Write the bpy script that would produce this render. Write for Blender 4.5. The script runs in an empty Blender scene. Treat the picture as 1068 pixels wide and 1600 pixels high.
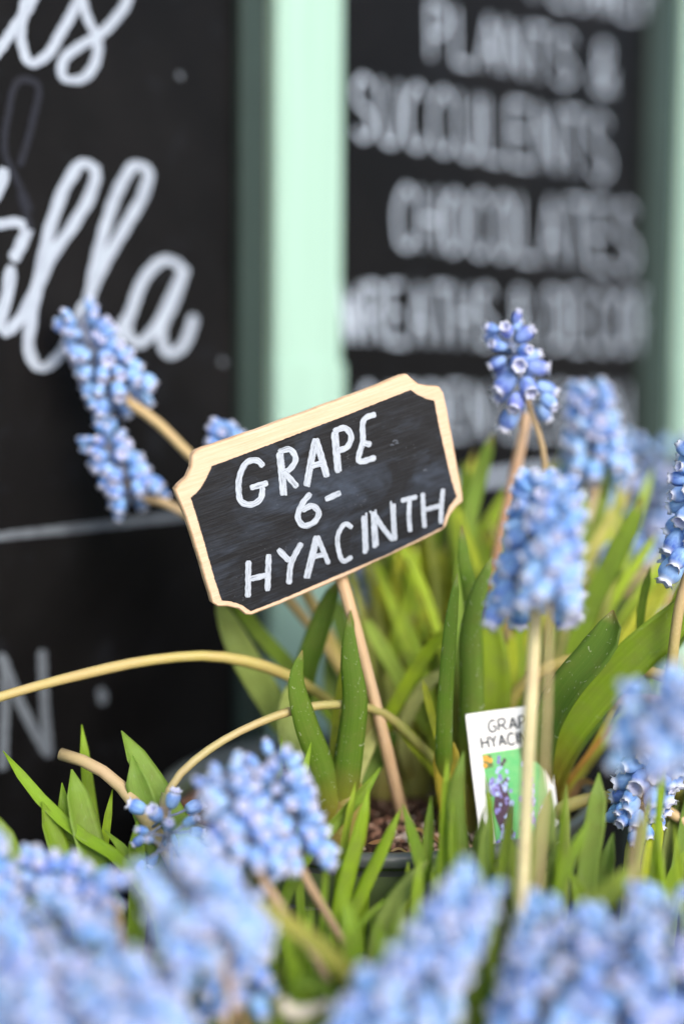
import bpy, math, random
from mathutils import Vector, Matrix, Quaternion
random.seed(11)
R = math.radians
S = bpy.context.scene
C = S.collection

# ------------------------------------------------------------------ camera, light, exposure
CAM_H = 1.05
FPX = 2222.2                       # focal length in photograph pixels (50 mm on a 36 mm tall frame)
PITCH, ROLL = R(5.14), R(0.45)
cam_d = bpy.data.cameras.new('camera')
cam = bpy.data.objects.new('camera', cam_d); C.objects.link(cam)
cam_d.sensor_fit = 'VERTICAL'; cam_d.sensor_height = 36; cam_d.sensor_width = 24; cam_d.lens = 50
cam_d.clip_start = 0.02; cam_d.clip_end = 400
cam.matrix_world = Matrix.Translation((0, 0, CAM_H)) @ Matrix.Rotation(R(90) - PITCH, 4, 'X') @ Matrix.Rotation(ROLL, 4, 'Z')
cam_d.dof.use_dof = True
cam_d.dof.focus_distance = 0.434
cam_d.dof.aperture_fstop = 2.15
S.camera = cam
CAM_M = cam.matrix_world.copy()

w = bpy.data.worlds.new('World'); S.world = w; w.use_nodes = True
nt = w.node_tree; nt.nodes.clear()
sky = nt.nodes.new('ShaderNodeTexSky'); sky.sky_type = 'NISHITA'; sky.sun_disc = False
SUN_DIR = Vector((0.40, -0.74, 0.54)).normalized()          # towards the sun
sky.sun_elevation = math.asin(SUN_DIR.z); sky.sun_rotation = math.atan2(SUN_DIR.x, SUN_DIR.y)
sky.air_density = 1.0; sky.dust_density = 2.5; sky.ozone_density = 1.0
bg = nt.nodes.new('ShaderNodeBackground'); bg.inputs['Strength'].default_value = 0.15
ow = nt.nodes.new('ShaderNodeOutputWorld')
nt.links.new(sky.outputs[0], bg.inputs[0]); nt.links.new(bg.outputs[0], ow.inputs[0])
sl = bpy.data.lights.new('sun', 'SUN'); sl.energy = 1.45; sl.angle = R(38); sl.color = (1, .96, .9)
so = bpy.data.objects.new('sun', sl); C.objects.link(so)
so.rotation_euler = (-SUN_DIR).to_track_quat('-Z', 'Y').to_euler()
S.view_settings.view_transform = 'Standard'; S.view_settings.look = 'None'
S.view_settings.gamma = 1; S.view_settings.use_curve_mapping = False
S.view_settings.exposure = 0.92
S.render.engine = 'CYCLES'
S.cycles.use_denoising = True
S.cycles.max_bounces = 8; S.cycles.transparent_max_bounces = 4

# ------------------------------------------------------------------ helpers
def ray(px, py):
    return CAM_M.to_3x3() @ Vector(((px - 534) / FPX, -(py - 800) / FPX, -1.0))
def P(px, py, z):                      # point seen at a pixel, z metres along the view axis
    return CAM_M.translation + ray(px, py) * z
def hit(px, py, o, n):                 # pixel -> point on a plane
    r = ray(px, py); c = CAM_M.translation
    return c + r * ((o - c).dot(n) / r.dot(n))

def props(o, label=None, cat=None, group=None, kind=None):
    if label: o['label'] = label
    if cat: o['category'] = cat
    if group: o['group'] = group
    if kind: o['kind'] = kind
    return o
def empty(name, loc, label=None, cat=None, group=None):
    o = bpy.data.objects.new(name, None); C.objects.link(o); o.location = loc
    o.empty_display_size = .01
    return props(o, label, cat, group)
def link_mesh(name, me, parent=None, loc=None):
    o = bpy.data.objects.new(name, me); C.objects.link(o)
    if parent is not None: o.parent = parent
    if loc is not None: o.location = loc
    return o
def world_origin(o):
    p = Vector((0, 0, 0))
    while o is not None:
        p = p + o.location; o = o.parent
    return p

class MB:
    """collects faces (world coordinates); build() makes one mesh object local to its parent"""
    def __init__(s): s.v = []; s.f = []; s.uv = []; s.mi = []; s.sm = []
    def add(s, vs, fs, uvs=None, mi=0, smooth=True):
        b = len(s.v); s.v += [Vector(v) for v in vs]
        for f in fs:
            s.f.append([b + i for i in f]); s.mi.append(mi); s.sm.append(smooth)
            s.uv += [(uvs[i] if uvs else (0, 0)) for i in f]
    def box(s, c, x, y, z, hx, hy, hz, mi=0, bev=0.0):
        vs = []
        if bev <= 0:
            for a in (-1, 1):
                for b in (-1, 1):
                    for d in (-1, 1): vs.append(c + x * (a * hx) + y * (b * hy) + z * (d * hz))
            s.add(vs, [(0, 1, 3, 2), (4, 6, 7, 5), (0, 4, 5, 1), (2, 3, 7, 6), (0, 2, 6, 4), (1, 5, 7, 3)], mi=mi, smooth=False)
        else:
            # long bar along z with chamfered section edges
            sec = [(-hx + bev, -hy), (hx - bev, -hy), (hx, -hy + bev), (hx, hy - bev), (hx - bev, hy), (-hx + bev, hy), (-hx, hy - bev), (-hx, -hy + bev)]
            for d in (-1, 1):
                for (a, b) in sec: vs.append(c + x * a + y * b + z * (d * hz))
            n = 8
            fs = [(i, (i + 1) % n, n + (i + 1) % n, n + i) for i in range(n)] + [tuple(range(n))[::-1], tuple(range(n, 2 * n))]
            s.add(vs, fs, mi=mi, smooth=False)
    def tube(s, pts, rad, n=8, mi=0, cap=True):
        m = len(pts)
        prev = None; rings = []
        L = 0
        for i, p in enumerate(pts):
            t = (pts[min(i + 1, m - 1)] - pts[max(i - 1, 0)]).normalized()
            if prev is None:
                a = t.orthogonal().normalized()
            else:
                a = (prev - t * prev.dot(t)).normalized()
            prev = a; b = t.cross(a)
            r = rad(i / (m - 1)) if callable(rad) else rad
            rings.append([p + (a * math.cos(k * 2 * math.pi / n) + b * math.sin(k * 2 * math.pi / n)) * r for k in range(n)])
        vs = [v for rg in rings for v in rg]; uvs = [(i / (m - 1), k / n) for i in range(m) for k in range(n)]
        fs = [(i * n + k, i * n + (k + 1) % n, (i + 1) * n + (k + 1) % n, (i + 1) * n + k) for i in range(m - 1) for k in range(n)]
        if cap: fs += [tuple(range(n))[::-1], tuple((m - 1) * n + k for k in range(n))]
        s.add(vs, fs, uvs, mi)
    def lathe(s, o, prof, n=48, mi=0, wob=None):
        vs = []
        for j, (r, z) in enumerate(prof):
            for k in range(n):
                a = 2 * math.pi * k / n
                vs.append(o + Vector((r * math.cos(a), r * math.sin(a), z)))
        fs = [(j * n + k, j * n + (k + 1) % n, (j + 1) * n + (k + 1) % n, (j + 1) * n + k) for j in range(len(prof) - 1) for k in range(n)]
        s.add(vs, fs, mi=mi)
    def build(s, name, mats, parent=None, color=None):
        org = world_origin(parent) if parent is not None else Vector((0, 0, 0))
        me = bpy.data.meshes.new(name)
        me.from_pydata([tuple(v - org) for v in s.v], [], s.f)
        if not isinstance(mats, (list, tuple)): mats = [mats]
        for m in mats: me.materials.append(m)
        me.polygons.foreach_set('material_index', s.mi)
        me.polygons.foreach_set('use_smooth', s.sm)
        ul = me.uv_layers.new(name='UVMap')
        ul.data.foreach_set('uv', [c for u in s.uv for c in u])
        me.update()
        o = link_mesh(name, me, parent)
        if color: o.color = color
        return o

def smooth_path(pts, n):
    """Catmull-Rom through pts, n samples evenly spread by length"""
    pts = [Vector(p) for p in pts]
    if len(pts) == 2: pts = [pts[0], (pts[0] + pts[1]) / 2, pts[1]]
    m = len(pts); ds = [max(1e-6, (pts[i + 1] - pts[i]).length) for i in range(m - 1)]
    vl = [(pts[i + 1] - pts[i]) / ds[i] for i in range(m - 1)]
    tn = [vl[0]] + [(vl[i - 1] * ds[i] + vl[i] * ds[i - 1]) / (ds[i] + ds[i - 1]) for i in range(1, m - 1)] + [vl[-1]]
    out = []
    for i in range(m - 1):
        for k in range(12):
            t = k / 12; t2 = t * t; t3 = t2 * t
            out.append(pts[i] * (2 * t3 - 3 * t2 + 1) + tn[i] * (ds[i] * (t3 - 2 * t2 + t)) + pts[i + 1] * (3 * t2 - 2 * t3) + tn[i + 1] * (ds[i] * (t3 - t2)))
    out.append(pts[-1])
    ln = [0]
    for i in range(1, len(out)): ln.append(ln[-1] + (out[i] - out[i - 1]).length)
    res = []; j = 0
    for k in range(n):
        s = ln[-1] * k / (n - 1)
        while j < len(out) - 2 and ln[j + 1] < s: j += 1
        d = ln[j + 1] - ln[j]
        res.append(out[j].lerp(out[j + 1], (s - ln[j]) / d if d > 1e-9 else 0))
    return res

# ------------------------------------------------------------------ materials
class NT:
    def __init__(s, name):
        s.m = bpy.data.materials.new(name); s.m.use_nodes = True
        s.t = s.m.node_tree; s.t.nodes.clear()
        s.out = s.n('ShaderNodeOutputMaterial')
    def n(s, k, **kw):
        x = s.t.nodes.new(k)
        for a, b in kw.items():
            if a[0] == '_': x.inputs[a[1:].replace('_', ' ')].default_value = b
            else: setattr(x, a, b)
        return x
    def l(s, a, b): s.t.links.new(a, b)
    def mix(s, f, a, b, mode='MIX'):
        x = s.n('ShaderNodeMix', data_type='RGBA', blend_type=mode)
        for i, v in ((0, f), (6, a), (7, b)):
            if hasattr(v, 'links') or hasattr(v, 'is_linked'): s.l(v, x.inputs[i])
            else: x.inputs[i].default_value = (v if i == 0 else (v if len(v) == 4 else (*v, 1)))
        return x.outputs[2]
    def ramp(s, f, stops):
        x = s.n('ShaderNodeValToRGB'); e = x.color_ramp.elements
        while len(e) < len(stops): e.new(.5)
        for i, (p, c) in enumerate(stops):
            e[i].position = p; e[i].color = (c if len(c) == 4 else (*c, 1)) if hasattr(c, '__len__') else (c, c, c, 1)
        s.l(f, x.inputs[0]); return x.outputs[0]
    def noise(s, scale, detail=4, rough=.55, vec=None, dist=0):
        x = s.n('ShaderNodeTexNoise'); x.inputs['Scale'].default_value = scale; x.inputs['Detail'].default_value = detail
        x.inputs['Roughness'].default_value = rough; x.inputs['Distortion'].default_value = dist
        if vec is not None: s.l(vec, x.inputs['Vector'])
        return x.outputs[0]
    def mapping(s, vec, sc):
        x = s.n('ShaderNodeMapping'); x.inputs['Scale'].default_value = sc; s.l(vec, x.inputs['Vector']); return x.outputs[0]
    def math(s, op, a, b=None):
        x = s.n('ShaderNodeMath', operation=op)
        for i, v in ((0, a), (1, b)):
            if v is None: continue
            if hasattr(v, 'is_linked'): s.l(v, x.inputs[i])
            else: x.inputs[i].default_value = v
        return x.outputs[0]
    def bump(s, h, st, dist=.001):
        x = s.n('ShaderNodeBump'); x.inputs['Strength'].default_value = st; x.inputs['Distance'].default_value = dist
        s.l(h, x.inputs['Height']); return x.outputs[0]
    def pbr(s, col, rough=.5, spec=.5, bump=None, trans=0, tcol=None):
        b = s.n('ShaderNodeBsdfPrincipled')
        if hasattr(col, 'is_linked'): s.l(col, b.inputs['Base Color'])
        else: b.inputs['Base Color'].default_value = (*col, 1)
        if hasattr(rough, 'is_linked'): s.l(rough, b.inputs['Roughness'])
        else: b.inputs['Roughness'].default_value = rough
        b.inputs['Specular IOR Level'].default_value = spec
        if bump is not None: s.l(bump, b.inputs['Normal'])
        if trans:
            t = s.n('ShaderNodeBsdfTranslucent'); s.l(tcol if tcol is not None else col, t.inputs[0])
            m = s.n('ShaderNodeMixShader'); m.inputs[0].default_value = trans
            s.l(b.outputs[0], m.inputs[1]); s.l(t.outputs[0], m.inputs[2]); s.l(m.outputs[0], s.out.inputs[0])
        else: s.l(b.outputs[0], s.out.inputs[0])
        s.b = b
        return s.m
def tc(n, k): 
    x = n.n('ShaderNodeTexCoord'); return x.outputs[k]

def mat_leaf():
    n = NT('leaf'); uv = tc(n, 'UV'); oi = n.n('ShaderNodeObjectInfo')
    sx = n.n('ShaderNodeSeparateXYZ'); n.l(uv, sx.inputs[0])
    ob = tc(n, 'Object')
    veins = n.noise(1.0, 2, .5, n.mapping(uv, (1.2, 46, 1)))
    blot = n.noise(160, 3, .6, ob)
    c = n.mix(n.ramp(veins, [(.3, 0), (.75, 1)]), (1, 1, 1), (.62, .71, .58))
    col = n.mix(1.0, oi.outputs['Color'], c, 'MULTIPLY')
    col = n.mix(n.ramp(blot, [(.45, 0), (.75, .55)]), col, (.20, .25, .05))
    # sheath end: yellow then rusty towards the bulb, a dried pale tip
    base = n.ramp(sx.outputs[0], [(.0, 1), (.16, .85), (.42, 0)])
    shc = n.mix(n.ramp(n.noise(90, 2, .5, ob), [(.4, 0), (.6, 1)]), (.42, .34, .05), (.36, .15, .05))
    col = n.mix(base, col, shc)
    tip = n.ramp(sx.outputs[0], [(.95, 0), (1, .75)])
    col = n.mix(tip, col, n.mix(n.ramp(oi.outputs['Random'], [(.35, 0), (.6, 1)]), (.32, .33, .10), (.30, .19, .08)))
    # pale rubbed specks and scratches, amount in the object's colour alpha
    vo = n.n('ShaderNodeTexVoronoi'); vo.inputs['Scale'].default_value = 1.0; n.l(n.mapping(uv, (34, 9, 1)), vo.inputs['Vector'])
    dots = n.ramp(vo.outputs['Distance'], [(.06, 1), (.16, 0)])
    gate = n.ramp(n.noise(1.0, 2, .5, n.mapping(uv, (8, 3, 1))), [(.5, 0), (.6, 1)])
    scr = n.ramp(n.noise(1.0, 1, .5, n.mapping(uv, (42, 6, 1)), .9), [(.69, 0), (.73, .9)])
    d = n.math('MULTIPLY', n.math('MAXIMUM', n.math('MULTIPLY', dots, gate), scr), oi.outputs['Alpha'])
    col = n.mix(d, col, (.46, .52, .34))
    bp = n.bump(veins, .35, .0006)
    return n.pbr(col, n.ramp(blot, [(.3, .36), (.7, .52)]), .32, bp, .43, n.mix(1.0, col, (.95, 1.0, .6), 'MULTIPLY'))
def mat_stem():
    n = NT('stem'); oi = n.n('ShaderNodeObjectInfo'); ob = tc(n, 'Object')
    f = n.noise(70, 3, .6, ob); g = n.noise(900, 2, .6, ob)
    col = n.mix(n.ramp(f, [(.42, 0), (.66, .32)]), oi.outputs['Color'], (.44, .26, .13))
    col = n.mix(n.ramp(g, [(.5, 0), (.75, .5)]), col, (.45, .40, .18))
    sx = n.n('ShaderNodeSeparateXYZ'); n.l(tc(n, 'UV'), sx.inputs[0])
    gr = n.mix(1.0, col, (.72, 1.0, .55), 'MULTIPLY')
    col = n.mix(n.ramp(sx.outputs[0], [(.1, .9), (.45, 0)]), col, gr)
    far = n.math('MULTIPLY', n.ramp(sx.outputs[0], [(.55, 0), (.95, 1)]), n.ramp(n.noise(26, 2, .5, ob), [(.35, .2), (.6, .8)]))
    col = n.mix(far, col, (.56, .40, .26))
    return n.pbr(col, .45, .4, n.bump(g, .2, .0004), .12, col)
def mat_bell():
    n = NT('bell'); oi = n.n('ShaderNodeObjectInfo'); ob = tc(n, 'Object')
    sx = n.n('ShaderNodeSeparateXYZ'); n.l(ob, sx.inputs[0])
    sc_ = n.n('ShaderNodeSeparateColor'); n.l(oi.outputs['Color'], sc_.inputs[0])
    vio = n.math('MINIMUM', n.math('ADD', n.math('MULTIPLY', oi.outputs['Random'], .55), sc_.outputs[0]), 1.0)
    body = n.mix(vio, (.062, .185, .64), (.125, .15, .60))
    lite = n.mix(vio, (.28, .54, .90), (.33, .44, .85))
    f = n.noise(5, 3, .6, n.mapping(ob, (1, 1, .6)))
    k = n.math('ADD', n.math('MULTIPLY', f, .9), n.math('MULTIPLY', n.math('SUBTRACT', .55, sx.outputs[2]), .55))
    al = n.mix(n.ramp(k, [(.24, 0), (.62, 1)]), body, lite)
    al = n.mix(oi.outputs['Alpha'], al, (.38, .60, .90))
    al = n.mix(n.ramp(sx.outputs[2], [(.0, 1), (.12, 0)]), al, (.22, .33, .42))
    al = n.mix(n.ramp(sx.outputs[2], [(.74, 0), (.84, .55), (.92, .95)]), al, (.68, .71, .82))
    return n.pbr(al, .55, .25, None, .22, al)
def mat_inner():
    n = NT('bell_throat'); return n.pbr((.42, .45, .66), .7, .2)
def mat_wood(name='plywood', a=(.66, .49, .355), b=(.56, .39, .26), sc=(6, 160, 160), rough=.6):
    n = NT(name); uv = tc(n, 'UV')
    f = n.noise(1, 5, .65, n.mapping(uv, sc), .5)
    g = n.noise(1, 3, .6, n.mapping(uv, (sc[0] * 8, sc[1] * 4, sc[2])))
    col = n.mix(n.ramp(f, [(.35, 0), (.68, 1)]), a, b)
    col = n.mix(n.ramp(g, [(.55, 0), (.8, .5)]), col, (.42, .25, .12))
    return n.pbr(col, rough, .3, n.bump(g, .25, .0005))
def mat_chalk_face():
    n = NT('black_board_paint'); uv = tc(n, 'UV')
    gr = n.noise(1, 4, .7, n.mapping(uv, (9, 190, 1)), .3)
    sm = n.noise(1, 4, .6, n.mapping(uv, (3.2, 6.0, 1)), 1.2)
    sm2 = n.noise(1, 3, .6, n.mapping(uv, (11, 26, 1)), .8)
    col = n.mix(n.ramp(gr, [(.45, 0), (.72, 1)]), (.0045, .0052, .0075), (.019, .022, .029))
    amt = n.math('MULTIPLY', n.ramp(sm, [(.46, 0), (.70, 1)]), n.ramp(sm2, [(.32, .25), (.68, 1)]))
    col = n.mix(n.math('MULTIPLY', amt, .62), col, (.062, .085, .130))
    vo = n.n('ShaderNodeTexVoronoi'); vo.inputs['Scale'].default_value = 1; n.l(n.mapping(uv, (60, 200, 1)), vo.inputs['Vector'])
    sp = n.math('MULTIPLY', n.ramp(vo.outputs['Distance'], [(.05, 1), (.14, 0)]), n.ramp(n.noise(1, 2, .5, n.mapping(uv, (9, 12, 1))), [(.55, 0), (.66, .6)]))
    col = n.mix(sp, col, (.30, .33, .38))
    return n.pbr(col, .62, .25, n.bump(gr, .35, .0004))
def mat_paint_pen(name='white_paint_pen', col=(.42, .47, .55), dark=(.10, .12, .155), lo=.36, hi=.50, vs=8):
    n = NT(name); uv = tc(n, 'UV')
    f = n.noise(1, 3, .65, n.mapping(uv, (1.6, vs, 1)), .1)
    g = n.noise(1, 3, .65, n.mapping(uv, (60, vs * 3, 1)))
    k = n.math('ADD', n.math('MULTIPLY', f, .8), n.math('MULTIPLY', g, .2))
    c = n.mix(n.ramp(k, [(lo, 0), (hi, 1)]), dark, col)
    return n.pbr(c, .6, .25, n.bump(f, .2, .0003))
def mat_plain(name, col, rough=.5, spec=.5, nz=0, sc=40, bumpst=0, alt=None, stretch=None):
    n = NT(name)
    f = n.noise(sc, 4, .6, tc(n, 'Object') if stretch is None else n.mapping(tc(n, 'Object'), stretch))
    if alt is None: alt = tuple(c * (1 - nz) for c in col)
    c = n.mix(n.ramp(f, [(.3, 0), (.7, 1)]), col, alt)
    return n.pbr(c, rough, spec, n.bump(f, bumpst, .001) if bumpst else None)
def mat_blackboard():
    n = NT('window_board_black'); ob = tc(n, 'Object')
    f = n.noise(7, 4, .6, ob, 1.0); g = n.noise(60, 3, .6, ob)
    c = n.mix(n.ramp(f, [(.42, 0), (.72, 1)]), (.0028, .0027, .0030), (.0068, .0066, .0072))
    c = n.mix(n.ramp(g, [(.58, 0), (.74, .35)]), c, (.014, .016, .021))
    return n.pbr(c, n.ramp(f, [(.3, .36), (.7, .52)]), .10)
def mat_soil():
    n = NT('potting_soil'); ob = tc(n, 'Object')
    f = n.noise(400, 5, .7, ob)
    return n.pbr(n.ramp(f, [(.3, (.018, .010, .007)), (.55, (.055, .030, .020)), (.75, (.12, .065, .042))]), .9, .15, n.bump(f, .9, .003))
def mat_chips():
    n = NT('soil_chip'); ob = tc(n, 'Object'); 
    g = n.n('ShaderNodeNewGeometry')
    c = n.ramp(g.outputs['Random Per Island'], [(.0, (.05, .026, .018)), (.4, (.16, .08, .052)), (.68, (.28, .15, .10)), (.84, (.48, .31, .23)), (1, (.72, .62, .53))])
    f = n.noise(900, 3, .6, ob)
    return n.pbr(n.mix(n.ramp(f, [(.3, 0), (.8, .5)]), c, (.03, .018, .012)), .8, .2, n.bump(f, .5, .0006))

M = dict(leaf=mat_leaf(), stem=mat_stem(), bell=mat_bell(), inner=mat_inner(), wood=mat_wood(), ply_edge=mat_wood('plywood_edge', (.68, .48, .33), (.50, .32, .19), (5, 30, 30), .55),
         stick=mat_wood('dowel_wood', (.64, .46, .29), (.48, .30, .16), (3, 9, 9), .65), chalk=mat_chalk_face(), pen=mat_paint_pen(),
         pen_soft=mat_paint_pen('white_window_paint', (.35, .405, .49), (.25, .29, .36), .38, .55, 3),
         pen_thin=mat_paint_pen('chalk_pen_dim', (.40, .465, .56), (.31, .365, .45), .38, .55, 3),
         pen_faint=mat_paint_pen('rubbed_window_paint', (.12, .14, .165), (.07, .08, .10), .38, .55, 3),
         ghost=mat_paint_pen('wiped_stroke', (.009, .011, .020), (.006, .007, .011), .38, .55, 3),
         mint=mat_plain('mint_gloss_paint', (.325, .51, .43), .42, .45, .16, 14, .12, None, (9, 9, .35)), board=mat_blackboard(),
         pot=mat_plain('green_nursery_plastic', (.105, .150, .055), .5, .25, .2, 60), rim=mat_plain('dark_pot_rim', (.11, .125, .12), .34, .5, .25, 80),
         rachis=mat_plain('rachis', (.16, .21, .36), .5, .3, .3, 300, 0, (.24, .25, .30)), soil=mat_soil(), chips=mat_chips(), card=mat_plain('white_card', (.84, .85, .87), .35, .4, .03, 40), ink=mat_plain('grey_ink', (.075, .085, .10), .6, .2, .1),
         bench=mat_plain('bench_timber', (.10, .075, .055), .75, .2, .5, 14), ground=mat_plain('pavement_concrete', (.30, .29, .27), .85, .2, .25, 5, .2),
         sage_dark=mat_plain('dark_sage_tone', (.019, .036, .031), .5, .3, .2, 30), wall=mat_plain('mint_fascia', (.42, .64, .52), .5, .4, .08, 9))

# ------------------------------------------------------------------ setting
g = MB(); g.add([(-60, -60, 0), (60, -60, 0), (60, 60, 0), (-60, 60, 0)], [(0, 1, 2, 3)], smooth=False)
props(g.build('pavement', M['ground']), kind='structure', label='grey concrete pavement in front of the shop')

# shop front: a plane receding to the right
FD = Vector((.729, .684, 0)).normalized(); FN = Vector((FD.y, -FD.x, 0)); UP = Vector((0, 0, 1))
FO = FN * -0.440; FO.z = 0                                # foot of the camera on the plane of the boards
def fs(px, n=0.0, py=800):                                # pixel -> position along the facade at standoff n
    return (hit(px, py, FO + FN * n, FN) - FO).dot(FD)
def F(s, n, h): return FO + FD * s + FN * n + UP * h
MP = .007                                                 # how far the posts stand proud
post1 = (fs(437, MP, 300), fs(539, MP, 300)); pw = post1[1] - post1[0]
post2 = (fs(1071, MP, 300), fs(1071, MP, 300) + pw)
pitch2 = post2[0] - post1[0]
post0 = (post1[0] - pitch2 * 1.25, post1[0] - pitch2 * 1.25 + pw)
post3 = (post2[0] + pitch2, post2[0] + pitch2 + pw)
shop = empty('shop_front', F((post0[0] + post3[1]) / 2, -.05, 0), 'mint green shop front with black boards lettered in white between its posts', 'shop front')
b = MB()
def fbox(b, s0, s1, n0, n1, h0, h1, bev=0.0, mi=0):
    b.box(F((s0 + s1) / 2, (n0 + n1) / 2, (h0 + h1) / 2), FD, FN, UP, (s1 - s0) / 2, (n1 - n0) / 2, (h1 - h0) / 2, mi, bev)
HB, HT = .45, 2.15
fbox(b, post0[0] - .6, post3[1] + .6, -.20, -.012, .0, 2.75); b.build('wall', M['wall'], shop)
b = MB(); fbox(b, post0[0] - .6, post3[1] + .6, -.0115, .05, HT, 2.75); b.build('fascia', M['wall'], shop)
b = MB(); fbox(b, post0[0] - .6, post3[1] + .6, -.0115, .03, .0, HB); b.build('stall_riser', M['wall'], shop)
for (s0, s1), sw_ in ((post0, .0182), (post1, .0172), (post2, .030), (post3, .0182)):
    b = MB(); fbox(b, s0, s1, -.0115, MP, HB + .001, HT - .001, .0022)
    p = b.build('post', M['mint'], shop)
    hj = hit(430, 566, FO + FN * MP, FN).z
    b = MB(); fbox(b, s0 - .0016, s1 + .0004, -.0110, MP + .0014, HB + .002, hj, .0014); b.build('plinth_casing', M['mint'], p)
    # dark sage strip on the near side of the post, with a slim bead against it
    b = MB(); fbox(b, s0 - sw_, s0 - .0040, -.0108, .0045, HB + .002, HT - .002, .001); b.build('sage_strip', M['sage_dark'], shop)
    b = MB(); fbox(b, s0 - .0043, s0 - .0018, -.0107, .0020, HB + .002, HT - .002, .0006); b.build('bead', M['bench'], p)
    b = MB(); fbox(b, s1 + .0006, s1 + .0030, -.0107, .0025, HB + .002, HT - .002, .0008); b.build('bead', M['sage_dark'], p)
panels = []
for (a, c) in ((post0[1], post1[0]), (post1[1], post2[0]), (post2[1], post3[0])):
    b = MB(); fbox(b, a + .001, c - .001, -.0114, 0, HB + .001, HT - .001)
    panels.append(b.build('board', M['board'], shop))
panels[0]['label'] = 'black board with large white script lettering'
panels[1]['label'] = 'black board listing wares in thin white capitals'

def ribbon(b, pts, wid, nrm, lift, mi=0, n=None, rise=6e-5, taper=.75, squeeze=None):
    """a painted stroke lying on a plane: pts are world points on it"""
    L = sum((pts[i + 1] - pts[i]).length for i in range(len(pts) - 1))
    n = n or max(6, int(L / wid * 3)); n = min(n, 70)
    q = smooth_path(pts, n); vs = []; uvs = []
    u0 = random.random() * 20
    for i, p in enumerate(q):
        t = (q[min(i + 1, n - 1)] - q[max(i - 1, 0)]).normalized(); sd = nrm.cross(t)
        e = min(i, n - 1 - i)
        d = min(L * i / (n - 1), L * (n - 1 - i) / (n - 1))
        k = math.sqrt(max(0, 1 - (1 - min(1, (d + wid * .12) / (wid * .5))) ** 2)) if wid else 1
        ww = wid * .5 * max(.35, k) * (squeeze(t) if squeeze else 1)
        ww *= 1 + .08 * math.sin(i * 1.7 + u0)
        for a, vv in ((1, 0), (.0, .5), (-1, 1)):
            vs.append(p + sd * (ww * a) + nrm * (lift + rise * i / n)); uvs.append((u0 + L * i / (n - 1) / wid * .25, vv + u0))
    f = []
    for i in range(n - 1):
        for a in (0, 1): f.append((i * 3 + a, i * 3 + a + 1, i * 3 + a + 4, i * 3 + a + 3))
    b.add(vs, f, uvs, mi)

def trace(strokes, name, mat, parent, o, nrm, wid, lift=.0003, step=8e-5, sq=None, label=None):
    b = MB()
    for i, st in enumerate(strokes):
        wd = wid
        if isinstance(st, tuple): st, wd = st
        pts = [hit(x, y, o, nrm) for x, y in st]
        ribbon(b, pts, wd, nrm, lift + i * step, squeeze=sq)
    ob = b.build(name, mat, parent)
    if label: ob['label'] = label
    return ob
def cr(pts, ox, oy, k): return [(ox + x / k, oy + y / k) for x, y in pts]

# large script on the left board (traced off the window)
c2 = lambda pts: cr(pts, 0, 0, 2.0)
def sqz(t): return .72 + .42 * abs(t.z)
pxw = .51 / FPX
script_top = [c2([(-60, 215), (0, 150), (45, 85), (95, 10), (120, -60)]),
              c2([(110, -110), (78, 10), (66, 130), (92, 198), (140, 178), (190, 100), (235, 20), (265, -50)]),
              c2([(268, -90), (256, 0), (275, 65), (302, 120), (298, 190), (245, 250), (192, 238), (196, 190), (240, 150), (310, 108), (362, 55), (396, 0), (400, -30)])]
trace(script_top, 'painted_script', M['pen_soft'], panels[0], FO, FN, 30 / 2 * pxw, sq=sqz)
script_mid = [c2([(-40, 640), (-10, 600), (8, 550), (12, 525)]),
              c2([(-30, 705), (10, 700), (55, 695), (80, 710), (66, 760), (38, 815)]),
              c2([(34, 830), (22, 920), (2, 1000), (8, 1042), (50, 1010), (105, 915), (160, 800), (235, 690), (284, 600), (296, 530), (262, 508), (215, 560), (165, 680), (124, 850), (96, 1000), (90, 1100), (122, 1152), (175, 1120), (232, 1020), (268, 940)]),
              c2([(268, 940), (330, 810), (400, 690), (448, 600), (460, 535), (425, 515), (380, 570), (330, 700), (296, 830), (274, 960), (268, 1060), (300, 1110), (350, 1075), (392, 990)]),
              c2([(570, 835), (515, 812), (462, 850), (415, 950), (396, 1040), (424, 1074), (478, 1030), (530, 935), (572, 845)]),
              c2([(576, 832), (540, 940), (500, 1050), (522, 1106), (560, 1090), (590, 1035), (604, 985)])]
trace(script_mid, 'painted_script', M['pen_soft'], panels[0], FO, FN, 36 / 2 * pxw, sq=sqz)
c4 = lambda pts: cr(pts, 0, 900, 1.978)
trace([c4([(16, 255), (14, 420), (8, 600)]), c4([(0, 240), (70, 410), (146, 550)]), c4([(128, 228), (136, 400), (150, 560)]), c4([(300, 352), (318, 368), (308, 395)])],
      'faded_capital', M['pen_faint'], panels[0], FO, FN, 17 * pxw)
trace([[(-60, 846), (0, 838), (90, 828), (180, 818), (290, 805), (400, 793)]], 'painted_rule', M['pen_faint'], panels[0], FO, FN, 14 * pxw)
trace([[(48, 330), (30, 290), (8, 240), (12, 180), (34, 124), (56, 130), (50, 190), (30, 260)], [(30, 300), (48, 360)]], 'wiped_loop', M['ghost'], panels[0], FO, FN, 11 * pxw)
trace([[(343, 562), (351, 569)], [(276, 115), (284, 122)]], 'paint_spot', M['pen_faint'], panels[0], FO, FN, 9 * pxw)

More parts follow.
